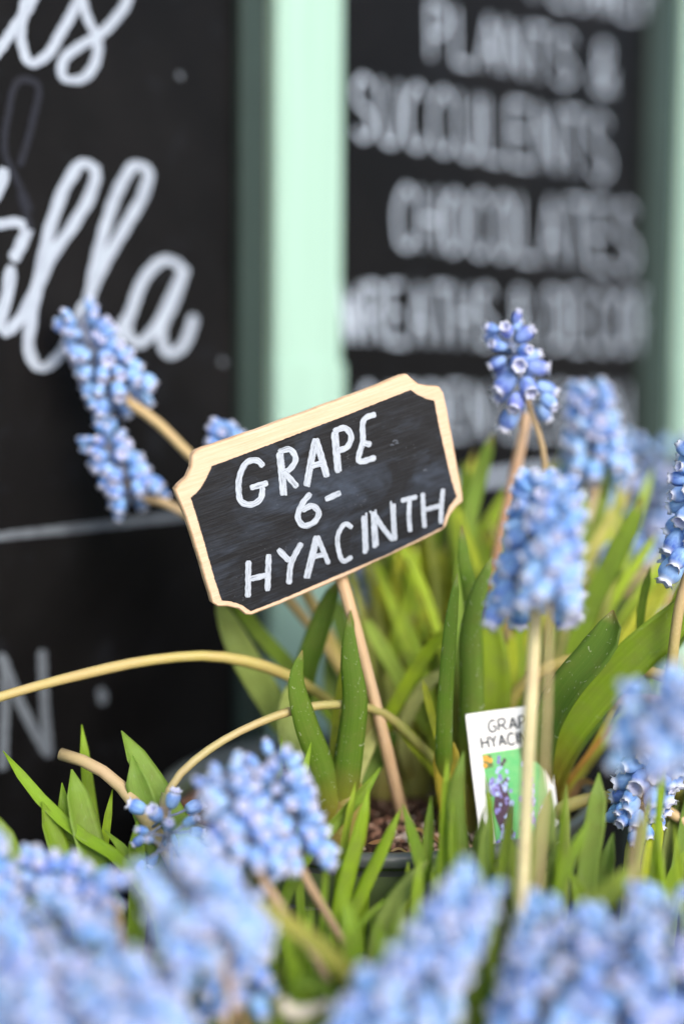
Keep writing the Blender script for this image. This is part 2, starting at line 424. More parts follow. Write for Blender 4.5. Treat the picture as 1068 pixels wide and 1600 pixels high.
# capitals: strokes in a unit box, y down
FONT = {
 'A': [[(0, 1), (.5, 0)], [(.5, 0), (1, 1)], [(.18, .66), (.82, .66)]], 'B': [[(0, 0), (0, 1)], [(0, 0), (.7, .05), (.75, .4), (0, .48)], [(0, .48), (.9, .55), (.85, .95), (0, 1)]],
 'C': [[(1, .15), (.6, 0), (.15, .25), (.05, .6), (.3, .97), (.7, 1), (1, .82)]], 'D': [[(0, 0), (0, 1)], [(0, 0), (.6, .05), (1, .45), (.7, .92), (0, 1)]],
 'E': [[(0, 0), (0, 1)], [(0, 0), (.9, 0)], [(0, .48), (.75, .48)], [(0, 1), (.95, 1)]], 'F': [[(0, 0), (0, 1)], [(0, 0), (.9, 0)], [(0, .48), (.7, .48)]],
 'G': [[(.95, .15), (.55, 0), (.12, .28), (.05, .65), (.35, 1), (.85, .92), (.92, .55)], [(.5, .55), (.95, .53)]], 'H': [[(0, 0), (0, 1)], [(1, 0), (1, 1)], [(0, .5), (1, .5)]],
 'I': [[(.5, 0), (.5, 1)]], 'L': [[(0, 0), (0, 1)], [(0, 1), (.9, 1)]], 'N': [[(0, 1), (0, 0)], [(0, 0), (1, 1)], [(1, 1), (1, 0)]],
 'O': [[(.5, 0), (.1, .25), (.05, .65), (.4, 1), (.8, .9), (.97, .5), (.8, .1), (.5, 0)]], 'P': [[(0, 0), (0, 1)], [(0, 0), (.75, .05), (.9, .3), (.6, .52), (0, .56)]],
 'R': [[(0, 0), (0, 1)], [(0, 0), (.75, .05), (.85, .3), (.55, .5), (0, .52)], [(.35, .52), (1, 1)]], 'S': [[(.9, .12), (.5, 0), (.1, .18), (.2, .42), (.75, .58), (.92, .82), (.5, 1), (.05, .88)]],
 'T': [[(.5, 0), (.5, 1)], [(0, 0), (1, 0)]], 'U': [[(0, 0), (.03, .7), (.3, 1), (.7, 1), (.97, .7), (1, 0)]], 'W': [[(0, 0), (.25, 1)], [(.25, 1), (.5, .2)], [(.5, .2), (.75, 1)], [(.75, 1), (1, 0)]],
 'Y': [[(0, 0), (.5, .5)], [(1, 0), (.5, .5)], [(.5, .5), (.5, 1)]],
 '&': [[(1, 1), (.25, .3), (.3, .03), (.6, .05), (.62, .28), (.1, .65), (.15, .95), (.5, 1), (.95, .55)]],
}
def caps(text, tl, tr, bl, br, gap=.38):
    """strokes in pixels for a line of capitals in a quadrilateral"""
    wd = [.45 if ch == ' ' else (.35 if ch == 'I' else (1.25 if ch == 'W' else 1.0)) for ch in text]
    tot = sum(wd) + gap * (len(text) - 1); x = 0; out = []
    for ch, ww in zip(text, wd):
        for st in FONT.get(ch, []):
            q = []
            for (u, v) in st:
                uu = (x + u * ww) / tot; jy = 0
                top = (tl[0] + (tr[0] - tl[0]) * uu, tl[1] + (tr[1] - tl[1]) * uu); bot = (bl[0] + (br[0] - bl[0]) * uu, bl[1] + (br[1] - bl[1]) * uu)
                q.append((top[0] + (bot[0] - top[0]) * v, top[1] + (bot[1] - top[1]) * v))
            out.append(q)
        x += ww + gap
    return out
pw2 = .66 / FPX
for text, tl, tr, bl, br in (('FLOWERS', (830, -95), (1052, -42), (832, -2), (1052, 40)),
                             ('PLANTS &', (670, 4), (955, 74), (672, 90), (952, 146)),
                             ('SUCCULENTS', (552, 118), (945, 186), (552, 214), (948, 280)),
                             ('CHOCOLATES', (618, 292), (985, 322), (618, 384), (988, 424)),
                             ('WREATHS & DECOR', (530, 442), (1012, 460), (534, 534), (1012, 548)),
                             ('GARDEN DESIGN', (560, 602), (968, 604), (560, 680), (968, 684))):
    trace(caps(text, tl, tr, bl, br), 'lettering', M['pen_thin'], panels[1], FO, FN, 8.0 * pw2)
trace([[(640, 762), (735, 750), (830, 738), (960, 722)]], 'painted_rule', M['pen_thin'], panels[1], FO, FN, 15 * pw2)

# ------------------------------------------------------------------ display bench, pots
RIM_Z = CAM_H - .1395
POT_C = Vector((.012, .488, 0)); POT_R = .076; POT_H = .125
FRONT_RIM = CAM_H - .255
FRONT = [Vector((-.105, .318, 0)), Vector((.045, .318, 0)), Vector((.195, .325, 0))]
SIDE = Vector((.176, .475, 0)); BACK = Vector((.30, .62, 0))
top_tier = RIM_Z - POT_H; low_tier = FRONT_RIM - POT_H
bench = empty('display_bench', (.08, .42, 0), 'dark timber stepped bench under the plant pots', 'bench')
def abox(x0, x1, y0, y1, z0, z1):
    b = MB(); b.box(Vector(((x0 + x1) / 2, (y0 + y1) / 2, (z0 + z1) / 2)), Vector((1, 0, 0)), Vector((0, 1, 0)), UP, (x1 - x0) / 2, (y1 - y0) / 2, (z1 - z0) / 2); return b
abox(-.066, .27, .407, .553, top_tier - .022, top_tier).build('upper_plank', M['bench'], bench)
abox(-.19, .28, .24, .398, low_tier - .022, low_tier).build('lower_plank', M['bench'], bench)
for x in (-.05, .25):
    abox(x - .015, x + .015, .465, .495, 0, top_tier - .0225).build('leg', M['bench'], bench)
for x in (-.17, .26):
    abox(x - .015, x + .015, .30, .33, 0, low_tier - .0225).build('leg', M['bench'], bench)

def chips(b, c, z, rad, n, rng, smin, smax):
    for _ in range(n):
        a = rng.random() * 6.283; r = rad * math.sqrt(rng.random()); s = smin + (smax - smin) * rng.random() ** 2
        p = c + Vector((r * math.cos(a), r * math.sin(a), z(r) + s * .25))
        q = Quaternion((rng.gauss(0, 1), rng.gauss(0, 1), rng.gauss(0, 1), rng.gauss(0, 1))).normalized().to_matrix()
        e = Vector((1, rng.uniform(.5, .9), rng.uniform(.3, .7))) * s
        vs = [p + q @ Vector((x * e.x * rng.uniform(.7, 1.1), y * e.y * rng.uniform(.7, 1.1), zz * e.z)) for x, y, zz in ((1, 0, 0), (-1, 0, 0), (0, 1, 0), (0, -1, 0), (0, 0, 1), (0, 0, -1), (.6, .6, .5), (-.6, -.6, .5))]
        b.add(vs, [(0, 6, 4), (6, 2, 4), (2, 1, 4), (1, 7, 4), (7, 3, 4), (3, 0, 4), (0, 2, 6), (1, 3, 7), (2, 0, 5), (1, 2, 5), (3, 1, 5), (0, 3, 5)], smooth=False)
def pot(c, rim_z, r, h, label, nch, seed):
    rng = random.Random(seed)
    o = empty('nursery_pot', (c.x, c.y, rim_z - h), label, 'pot', 'nursery pots of grape hyacinths')
    ct = Vector((c.x, c.y, rim_z))
    b = MB(); b.lathe(ct, [(r - .0032, -.0034), (r - .0036, -.0060), (r - .0058, -.0070), (r - .0048, -.0086), (r - .0052, -.018), (r - .0062, -.0195), (r - .0068, -.036), (r - .0090, -.040), (r - .0105, -.0415), (r * .80, -h + .006), (r * .78, -h), (.001, -h)], 72)
    b.build('body', M['pot'], o)
    b = MB(); b.lathe(ct, [(r - .0036, -.0046), (r - .0006, -.0044), (r, -.0037), (r - .0002, -.0016), (r - .001, -.0002), (r - .0028, 0), (r - .0040, -.0012), (r - .0055, -.012), (r - .008, -.04)], 96)
    b.build('rim', M['rim'], o)
    zf = lambda q: -.0105 + .007 * (1 - (q / r) ** 2)
    b = MB(); n = 40; prof = [(rr, zf(rr)) for rr in [r - .0062 - k * (r - .0062) / 9 for k in range(9)] + [.0005]]
    b.lathe(ct, prof, n)
    for v in b.v: v.z += rng.uniform(-.0009, .0009)
    b.build('soil', M['soil'], o)
    if nch:
        b = MB(); chips(b, ct, zf, r - .009, nch, rng, .0008, .0028)
        s = b.build('soil_chips', M['chips'], o); s['kind'] = 'stuff'
    return o
pot(POT_C, RIM_Z, POT_R, POT_H, 'green nursery pot with dark rim holding the chalkboard pick and white tag', 2600, 3)
pot(SIDE, RIM_Z, .070, POT_H, 'green nursery pot standing right of the pot with the white tag', 900, 4)
pot(BACK, RIM_Z, .060, POT_H, 'green nursery pot farthest back near the right mint post', 300, 5)
abox(.22, .38, .56, .69, top_tier - .022, top_tier).build('rear_plank', M['bench'], bench)
for i, (c, l) in enumerate(zip(FRONT, ('low front pot at the left under the massed blue flowers', 'low front pot in the middle below the large green pot', 'low front pot at the right under blurred blue flowers'))):
    pot(c, FRONT_RIM, .070, POT_H, 'green nursery pot, ' + l, 250, 6 + i)

# ------------------------------------------------------------------ chalkboard pick (the hero)
n_cam = Vector((.33, -.17, .93)).normalized()
SN = (CAM_M.to_3x3() @ n_cam).normalized()
SO = P(498, 773, .440)
def sgn(px, py): return hit(px, py, SO, SN)
outer = [(306, 704), (400, 672), (500, 636), (592, 601), (628, 586), (637, 585), (644, 591), (655, 600), (672, 603), (686, 604), (693, 613), (699, 640), (708, 690), (716, 735), (723, 770), (724, 783), (714, 792),
         (703, 806), (697, 823), (690, 830), (650, 850), (600, 873), (540, 902), (470, 932), (420, 952), (393, 962), (383, 961), (372, 952), (355, 949), (340, 949), (331, 942), (318, 900), (305, 855), (290, 808), (276, 775), (273, 765), (279, 757), (291, 746), (298, 730), (300, 711)]
def inset_poly(poly, f):
    cx = sum(p[0] for p in poly) / len(poly); cy = sum(p[1] for p in poly) / len(poly)
    return [(cx + (x - cx) * f, cy + (y - cy) * f) for x, y in poly]
def offset_poly(poly, d):
    n = len(poly); out = []
    for i in range(n):
        a, b_, c = Vector(poly[i - 1]), Vector(poly[i]), Vector(poly[(i + 1) % n])
        t = (c - a).normalized(); nn = Vector((-t.y, t.x)); out.append(tuple(b_ + nn * d))
    return out
def densify(poly, step):
    out = []
    for i in range(len(poly)):
        a, b_ = Vector(poly[i]), Vector(poly[(i + 1) % len(poly)])
        k = max(1, int((b_ - a).length / step))
        for j in range(k): out.append(tuple(a.lerp(b_, j / k)))
    return out
sign = empty('plant_sign', P(622, 1262, .468), 'small tilted chalkboard on a wooden stick, hand lettered in white with a scalloped wood frame', 'plant sign')
SX = (sgn(690, 700) - sgn(300, 840)).normalized(); SY = SN.cross(SX)
def suv(p): d = p - SO; return (d.dot(SX) * 10 + .5, d.dot(SY) * 10 + .5)
import bmesh
outd = densify(outer, 14)
rng = random.Random(2)
outd = [(x + rng.uniform(-.45, .45), y + rng.uniform(-.45, .45)) for x, y in outd]
def ring(poly, lift): return [sgn(*p) + SN * lift for p in poly]
TH = .0034
# plate: front face, rounded front edge, ply edge in two layers with a groove, back
layers = [(offset_poly(outd, 3.2), 0), (offset_poly(outd, 1.6), -.00018), (offset_poly(outd, .5), -.0006), (outd, -.0012), (outd, -TH * .50), (offset_poly(outd, .8), -TH * .53), (outd, -TH * .56), (outd, -TH * .9), (offset_poly(outd, 1.2), -TH)]
b = MB(); nn = len(outd); vs = []; uvs = []
for pl, lf in layers:
    rg = ring(pl, lf); vs += rg; uvs += [suv(p) for p in rg]
fcs = [(j * nn + (k + 1) % nn, j * nn + k, (j + 1) * nn + k, (j + 1) * nn + (k + 1) % nn) for j in range(len(layers) - 1) for k in range(nn)]
b.add(vs, fcs, uvs, 1)
face = ring(offset_poly(outd, 3.2), 0); b.add(face, [tuple(range(nn))[::-1]], [suv(p) for p in face], 0, False)
back = ring(offset_poly(outd, 1.2), -TH); b.add(back, [tuple(range(nn))], [suv(p) for p in back], 0, False)
plate = b.build('board', [M['wood'], M['ply_edge']], sign)
inner = [(332, 730), (420, 697), (540, 651), (641, 611), (652, 619), (666, 625), (676, 627), (683, 665), (692, 705), (703, 752), (711, 776), (700, 790), (694, 805), (690, 822), (600, 866), (500, 908), (440, 934), (391, 953), (378, 943), (362, 938), (348, 937),
         (336, 900), (322, 850), (309, 806), (300, 778), (314, 765), (323, 750)]
ind = densify(offset_poly(inner, -2.0), 3)
ind = [(x + rng.uniform(-.4, .4), y + rng.uniform(-.4, .4)) for x, y in ind]
bm = MB(); fr = ring(ind, .00012); bm.add(fr, [tuple(range(len(fr)))], [suv(p) for p in fr], 0, False)
o = bm.build('painted_face', M['chalk'], plate)
# make sure the painted face looks at the viewer
if o.data.polygons[0].normal.dot(SN) < 0: o.data.flip_normals()
c1 = lambda pts: cr(pts, 260, 560, 2.225)
L = []
def st(*pts, w=None): L.append(c1(pts))
letters = {
 'G': [[(336, 376), (318, 356), (284, 358), (258, 396), (250, 448), (262, 500), (293, 508), (326, 488), (334, 446)], [(290, 450), (352, 432)]],
 'R': [[(390, 326), (398, 400), (404, 476)], [(388, 326), (428, 316), (448, 348), (424, 388), (400, 400)], [(410, 396), (454, 448)]],
 'A': [[(484, 444), (500, 355), (516, 278)], [(518, 278), (538, 340), (558, 412)], [(500, 374), (546, 362)]],
 'P': [[(580, 254), (587, 330), (594, 398)], [(578, 254), (620, 242), (640, 268), (628, 306), (590, 322)]],
 'E': [[(726, 194), (690, 206), (680, 290), (668, 356), (726, 344)], [(682, 292), (710, 300)]],
 '6': [[(500, 468), (470, 506), (456, 556), (474, 580), (512, 568), (528, 536), (506, 512), (470, 528)]],
 '-': [[(550, 490), (604, 466)]],
 'H': [[(284, 702), (282, 830)], [(354, 680), (350, 808)], [(290, 766), (348, 752)]],
 'Y': [[(386, 662), (426, 704)], [(468, 640), (432, 712), (424, 784)]],
 'A2': [[(482, 764), (500, 690), (518, 616)], [(522, 616), (544, 670), (562, 714)], [(502, 690), (550, 680)]],
 'C': [[(644, 588), (620, 574), (598, 602), (596, 664), (614, 704), (644, 688)]],
 'I': [[(682, 546), (686, 612), (688, 678)]],
 'N': [[(716, 532), (718, 596), (722, 658)], [(716, 534), (752, 590), (786, 632)], [(786, 504), (788, 570), (792, 632)]],
 'T': [[(812, 494), (868, 480)], [(842, 490), (840, 550), (844, 602)]],
 'H2': [[(888, 466), (890, 530), (894, 588)], [(958, 452), (952, 520), (950, 574)], [(892, 526), (952, 510)]],
}
kpx = .44 / FPX
k = 0
for nm, sts in letters.items():
    b = MB(); thin = nm in ('C', 'I', 'N', 'T', 'H2', 'A2')
    for s_ in sts:
        pts = [sgn(*q) for q in c1(s_)]
        wd = (7.8 if thin else 9.4) * kpx
        ribbon(b, pts, wd, SN, .00022 + k * 9e-6, rise=4e-6)
        k += 1
        # stray second pass of the pen on the straight strokes
        if len(s_) == 3 and rng.random() < .9:
            dx = rng.choice((-1, 1)) * rng.uniform(3.4, 5.2); dy = rng.uniform(-5, 3)
            pts = [sgn(x + dx + rng.uniform(-.6, .6), y + dy) for x, y in c1(s_)]
            ribbon(b, pts, 3.6 * kpx, SN, .00022 + k * 9e-6, rise=4e-6); k += 1
    b.build('letter', M['pen'], plate)
# rub marks
b = MB()
for (x, y, l) in ((612, 690, 8), (608, 696, 6), (616, 693, 5), (660, 735, 5)):
    ribbon(b, [sgn(x, y), sgn(x + l * .5, y - l * .3), sgn(x + l, y - l * .1)], 2.2 * kpx, SN, .0002 + k * 9e-6, rise=4e-6); k += 1
b.build('rub_mark', mat_paint_pen('rubbed_chalk', (.13, .15, .19), (.03, .034, .045), .4, .6, 6), plate)
# square-cut stick, glued to the back of the board
b = MB(); p0 = sgn(505, 800) - SN * (TH + .0017); p1 = sgn(540, 905) - SN * (TH + .0017); pe = P(622, 1250, .468); p2 = P(634, 1300, .474)
pth = smooth_path([p0, p1, P(580, 1075, .454), pe, p2], 26)
b.tube(pth, lambda t: .0019 + .0001 * math.sin(t * 9) + .0002 * t, 10); b.build('stick', M['stick'], sign)
# stem and pedestal of the board are one thing: the pick

# ------------------------------------------------------------------ printed plant tag
tag = empty('plant_tag', P(805, 1330, .455), 'white printed card tag with a flower photo, stuck in the soil behind a pale stem', 'plant tag')
T = {'tl': P(727, 1117, .454), 'tr': P(849, 1100, .459), 'bl': P(762, 1400, .452), 'br': P(893, 1400, .457)}
TX = (T['tr'] - T['tl']).normalized(); TN = TX.cross((T['tl'] - T['bl']).normalized()).normalized()
if TN.dot(CAM_M.translation - T['tl']) < 0: TN = -TN
tg = lambda px, py: hit(px, py, T['tl'], TN)
card = [(728, 1116), (846, 1100), (849, 1102), (862, 1200), (880, 1330), (884, 1352), (758, 1372), (750, 1310), (738, 1215), (727, 1119)]
b = MB(); fr = [tg(*p) for p in card]; bk = [p - TN * .0006 for p in fr]; m = len(fr)
b.add(fr + bk, [tuple(range(m)), tuple(range(m, 2 * m))[::-1]] + [(i, m + i, m + (i + 1) % m, (i + 1) % m) for i in range(m)], smooth=False)
cardo = b.build('card', M['card'], tag)
for text, q, wd in (('GRAPE', ((761, 1126), (838, 1116), (763, 1144), (840, 1134)), 3.4), ('HYACINTH', ((750, 1152), (848, 1138), (753, 1170), (850, 1156)), 3.6)):
    trace(caps(text, *q, gap=.3), 'print', M['ink'], cardo, T['tl'], TN, wd * .475 / FPX, lift=.00006, step=4e-6)
# the little printed photograph: meadow green with two blue spikes and an orange bloom
pm = [mat_plain('print_green', (.075, .42, .14), .4, .4, .25, 300, 0, (.16, .46, .17)), mat_plain('print_blue', (.24, .30, .66), .4, .4, .2, 900, 0, (.45, .55, .80)), mat_plain('print_violet', (.13, .11, .42), .4, .4, .2, 900, 0, (.30, .28, .62)),
      mat_plain('print_dark', (.07, .035, .07), .4, .4, .3, 900), mat_plain('print_orange', (.75, .35, .04), .4, .4, .2, 900), mat_plain('print_olive', (.10, .16, .05), .4, .4, .2, 400)]
b = MB()
def flat(pts, lift, mi): b.add([tg(*p) + TN * lift for p in pts], [tuple(range(len(pts)))], None, mi, False)
flat([(752, 1178), (843, 1164), (868, 1338), (778, 1352)], .00008, 0)
def blob(x, y, r, lift, mi, asp=1.0, n=9):
    flat([(x + r * math.cos(6.283 * i / n), y + r * asp * math.sin(6.283 * i / n)) for i in range(n)], lift, mi)
lf = .00011
rr = random.Random(8)
flat([(753, 1181), (766, 1179), (770, 1198), (756, 1202)], lf, 5)
for x, y, r in ((758, 1185, 5), (765, 1188, 4), (757, 1196, 4)): lf += 3e-6; blob(x, y, r, lf, 4)
flat([(768, 1265), (776, 1225), (788, 1222), (800, 1260), (797, 1300), (780, 1295)], lf + 2e-6, 3)
def printed_spike(x0, y0, h, wd, seed):
    global lf
    for i in range(38):
        t = rr.random(); yy = y0 + h * t; ww = wd * (.35 + .65 * min(1, t * 1.7)) * (1 if t < .7 else 1.1 - .4 * (t - .7))
        lf += 2e-6; blob(x0 + t * h * .06 + rr.uniform(-ww, ww), yy, rr.uniform(2.2, 4.0), lf, (3 if rr.random() < .22 else (1 if rr.random() < .62 - t * .35 else 2)), 1.3, 7)
printed_spike(782, 1182, 98, 13, 1); printed_spike(820, 1190, 100, 13, 2); printed_spike(790, 1290, 42, 16, 3); printed_spike(768, 1218, 24, 8, 4); printed_spike(848, 1262, 50, 9, 5)
b.build('flower_photo', pm, cardo)

# ------------------------------------------------------------------ plants
def bell_mesh(name, seg, open_, fat=1.0):
    prof = [(0.03, 0.0), (.15, .015), (.245, .09), (.305, .22), (.345, .40), (.36, .57), (.335, .71), (.275, .81), (.225, .865), (.22 + .04 * open_, .91), (.26 + .07 * open_, .985)]
    inner = [(.21 + .05 * open_, .955), (.15, .87), (.16, .80), (.10, .70)]
    vs = []; fs_ = []; mi = []
    allp = prof + inner
    for j, (r, z) in enumerate(allp):
        for k in range(seg):
            a = 2 * math.pi * k / seg; ro, zo = r * fat, z
            if j in (9, 10): 
                lobe = math.cos(a * 6); zo += (.05 * lobe if j == 10 else .008 * lobe); ro += (.035 * lobe * open_ if j == 10 else 0)
            elif 1 < j < 8: ro *= 1 + .035 * math.cos(a * 6)
            vs.append((ro * math.cos(a), ro * math.sin(a), zo))
    for j in range(len(allp) - 1):
        for k in range(seg):
            fs_.append((j * seg + k, j * seg + (k + 1) % seg, (j + 1) * seg + (k + 1) % seg, (j + 1) * seg + k)); mi.append(1 if j >= len(prof) else 0)
    fs_.append(tuple(range(seg))[::-1]); mi.append(0); l0 = (len(allp) - 1) * seg
    fs_.append(tuple(l0 + k for k in range(seg))); mi.append(1)
    me = bpy.data.meshes.new(name); me.from_pydata(vs, [], fs_)
    me.materials.append(M['bell']); me.materials.append(M['inner'])
    me.polygons.foreach_set('material_index', mi); me.polygons.foreach_set('use_smooth', [True] * len(fs_)); me.update()
    return me
BELLS = [bell_mesh('bell', 24, 1.0), bell_mesh('bell', 24, .7, .94), bell_mesh('bell', 24, .35, .9)]
BELLS_FAR = [bell_mesh('bell', 12, 1.0), bell_mesh('bell', 12, .6, .95)]
BUD = bell_mesh('bud', 12, -.9, .95)

def leaf(parent, pts, width, color, dust=.0, facing=None, roll=0.0, chan=.30, thick=.0013, n=22, blunt=-.9, sheath=True, wide_base=False):
    """strap leaf from base to tip (world points): fleshy channelled strip, hooded tip"""
    q = smooth_path(pts, n); vs = []; uvs = []
    L = sum((q[i + 1] - q[i]).length for i in range(n - 1))
    A = 7
    for i, p in enumerate(q):
        u = i / (n - 1)
        t = (q[min(i + 1, n - 1)] - q[max(i - 1, 0)]).normalized()
        view = (CAM_M.translation - p) if facing is None else facing
        nn_ = (view - t * view.dot(t)).normalized()
        ang = roll * (0.4 + .6 * u)
        nn_ = Matrix.Rotation(ang, 3, t) @ nn_
        sd = t.cross(nn_)
        d = (1 - u) * L / width
        tip = min(1, d / (1.9 - blunt)); tipw = math.sqrt(max(0, 1 - (1 - tip) ** 2)) ** 1.15
        ww = width * .5 * ((1.22 - .50 * u) if wide_base else (.62 + .38 * math.sin(min(1, u * 1.5) * math.pi / 2))) * max(.05, tipw)
        ch = chan * (1 - .35 * u) + .5 * max(0, 1 - tip) * .6
        th = thick * max(.25, tip ** .5)
        for a in range(A):
            x = -1 + 2 * a / (A - 1)
            vs.append(p + sd * (ww * x) + nn_ * (ww * ch * (x * x - .35))); uvs.append((u if sheath else u * .6 + .35, (a / (A - 1))))
        for a in range(A):
            x = 1 - 2 * a / (A - 1)
            vs.append(p + sd * (ww * x * .97) + nn_ * (ww * ch * (x * x - .35) - th * (1.15 - x * x * .9))); uvs.append((u if sheath else u * .6 + .35, 1 - a / (A - 1)))
    N = 2 * A; f = [(i * N + k, i * N + (k + 1) % N, (i + 1) * N + (k + 1) % N, (i + 1) * N + k) for i in range(n - 1) for k in range(N)]
    f += [tuple(range(N))[::-1], tuple((n - 1) * N + k for k in range(N))]
    b = MB(); b.add(vs, f, uvs)
    return b.build('leaf', M['leaf'], parent, (*[min(.70, c * k) for c, k in zip(color, (1.66, 1.50, 1.5))], dust))

G_MID, G_DARK, G_BRIGHT, G_YEL, G_PALE, G_CREAM = (.170, .285, .022), (.105, .195, .022), (.25, .38, .025), (.36, .42, .03), (.31, .40, .12), (.56, .52, .20)
STEM_Y, STEM_P, STEM_B, STEM_G, STEM_L = (.46, .37, .10), (.48, .28, .15), (.33, .22, .11), (.28, .32, .06), (.58, .52, .22)

def stalk(parent, pts, rad, color, name='flower_stalk', n=26):
    b = MB(); b.tube(smooth_path(pts, n), (lambda t: rad * (1.16 - .30 * t + .05 * math.sin(t * 23 + rad * 9e3))), 10)
    return b.build(name, M['stem'], parent, (*color, 1))

def spike(parent, pts, tip, rad, color, R_, nb, bl=.0068, grav=.2, violet=0.0, tpow=1.35, pale=.1, far=False, open_base=True, loose=1.0, taper=.72, seed=0, droop=.75, bud_from=.86, only=None):
    """flower stalk ending in a raceme: pts base..raceme base (world), tip of the raceme; bells are objects of their own"""
    rng = random.Random(seed * 7 + 5)
    base = pts[-1]; ax = (tip - base); H = ax.length; ax.normalize()
    e1 = ax.orthogonal().normalized(); e2 = ax.cross(e1)
    b = MB()
    path = smooth_path(list(pts) + [base.lerp(tip, .25)], 32)
    b.tube(path, lambda t: rad * (1.14 - .34 * t + .04 * math.sin(t * 19 + seed)), 10)
    b.tube(smooth_path([path[-1], base.lerp(tip, .6), tip - ax * bl * .6], 10), lambda t: rad * .78 * (1 - .6 * t), 8, 1)
    spots = []
    for i in range(nb):
        t = (i + .5) / nb; t2 = t ** .92
        ang = i * 2.39996 + rng.uniform(-.35, .35)
        rd = e1 * math.cos(ang) + e2 * math.sin(ang)
        env = R_ * (1 - taper * t2 ** tpow)
        el = -droop + (droop + 1.0) * t2 ** 1.6
        el += rng.uniform(-.2, .2)
        d = (rd * math.cos(el) + ax * math.sin(el) - UP * (grav * (1 - t2 * t2))).normalized()
        sz = bl * (1.04 - .40 * t2 ** 2) * rng.uniform(.80, 1.14)
        out = max(.0015, env - sz * math.cos(el) * .95) * loose
        at = base + ax * (H * t2 * .97) + rd * out - ax * 0.0
        cl = base + ax * (H * t2 * .97 + out * .25 * (1 if el < 0 else -1))
        spots.append((at, d, sz, t2))
        b.tube([cl, cl.lerp(at, .55) + ax * .0004, at + d * .0003], .00042, 5, 1)
    s = b.build('flower_spike', [M['stem'], M['rachis']], parent, (*color, 1))
    org = world_origin(parent)
    for i, (at, d, sz, t2) in enumerate(spots):
        if t2 > bud_from: me = BUD; nm = 'bud'
        else: me = rng.choice(BELLS_FAR if far else BELLS[:2] if t2 < .5 else BELLS[1:]); nm = 'bell'
        o = bpy.data.objects.new(nm, me); C.objects.link(o); o.parent = s
        q = d.to_track_quat('Z', 'Y') @ Quaternion((0, 0, 1), rng.random() * 6.28)
        o.location = at - org; o.rotation_mode = 'QUATERNION'; o.rotation_quaternion = q; fx = rng.uniform(.90, 1.08); o.scale = (sz * fx, sz * fx, sz)
        o.color = (violet, 1, 1, max(0, min(1, pale * .8 + rng.uniform(-.35, .45))))
    return s

GROUP = 'grape hyacinth plants in the pots'
def clampto(x, y, c, r):
    d = Vector((x - c.x, y - c.y)); 
    if d.length > r: d = d.normalized() * r
    return c.x + d.x, c.y + d.y
def plant(px, z, which, label):
    """bulb in one of the pots, roughly below pixel column px at depth z"""
    p = P(px, 1400, z)
    if which == 'main': x, y = clampto(p.x, p.y, POT_C, .058); h = RIM_Z - .0045
    elif which == 'side': x, y = clampto(p.x, p.y, SIDE, .052); h = RIM_Z - .0045
    elif which == 'back': x, y = clampto(p.x, p.y, BACK, .042); h = RIM_Z - .0045
    else:
        c = min(FRONT, key=lambda q: (q.x - p.x) ** 2 + (q.y - p.y) ** 2); x, y = clampto(p.x, p.y, c, .052); h = FRONT_RIM - .006
    o = empty('grape_hyacinth_plant', (x, y, h), label, 'plant', GROUP)
    return o
def base_of(o, dx=0, dy=0): return o.location + Vector((dx, dy, -.006))
def lf_(o, pts, wpx, color, dust=0, **k):
    """pts: tip first, (px,py,z); the leaf runs from the bulb through them to the tip"""
    w3 = [P(*q) for q in pts][::-1]
    wd = wpx * pts[len(pts) // 2][2] / FPX
    j = random.Random(len(bpy.data.objects)); bb = base_of(o, j.uniform(-.004, .004), j.uniform(-.004, .004))
    if k.pop('nobase', False): path = w3
    else: path = [bb] + w3
    return leaf(o, path, wd, color, dust, **k)
def sp_(o, pts, tip, radpx, color, Rpx, nb, z=None, **k):
    """pts: from the bulb end up to the foot of the raceme, in pixels; tip in pixels"""
    zz = pts[-1][2]
    w3 = [P(*q) for q in pts]
    path = w3 if k.pop('nobase', False) else [base_of(o)] + w3
    return spike(o, path, P(*tip), radpx * zz / FPX, color, Rpx * zz / FPX, nb, **k)

# ---- main pot
A = plant(535, .455, 'main', 'plant left of the wooden stick with two dusty dark leaves and a stalk drooping left')
lf_(A, [(472, 1016, .438), (463, 1060, .438), (476, 1120, .440), (501, 1190, .444), (520, 1270, .448)], 45, G_DARK, .9, roll=.4, chan=-.55, blunt=-1.0, wide_base=True)
lf_(A, [(545, 962, .442), (546, 1030, .442), (553, 1090, .443), (546, 1160, .445), (533, 1250, .448)], 46, (.105, .20, .022), .9, roll=-.25, chan=-.55, blunt=-1.2, wide_base=True)
lf_(A, [(548, 953, .450), (544, 985, .450), (546, 1040, .451), (548, 1150, .452)], 26, G_DARK, .5, roll=.7)
lf_(A, [(600, 1120, .462), (575, 1165, .460), (550, 1230, .458)], 26, G_CREAM, .1, roll=.6)
lf_(A, [(620, 1140, .470), (590, 1185, .466), (560, 1240, .460)], 30, G_DARK, .1, roll=-.3)
lf_(A, [(548, 1000, .463), (530, 1080, .462), (520, 1180, .458)], 12, G_YEL, 0, roll=.3)
lf_(A, [(455, 1060, .468), (450, 1130, .465), (470, 1200, .460), (500, 1260, .458)], 42, G_PALE, .3, roll=.3)
stalk(A, [base_of(A, .04, .015), P(690, 1205, .468), P(640, 1150, .462), P(600, 1115, .456), P(540, 1101, .449), P(480, 1105, .444), P(400, 1131, .438), P(320, 1176, .432), P(277, 1215, .428), P(262, 1240, .427), P(257, 1262, .426)], .0014, (.36, .34, .11))
f12 = spike(A, [P(262, 1240, .427), P(256, 1264, .426)], P(268, 1345, .405), .0017, (.35, .27, .20), .0115, 17, .0056, pale=.0, seed=3, droop=.35, bud_from=1.1, taper=.1, loose=1.0)

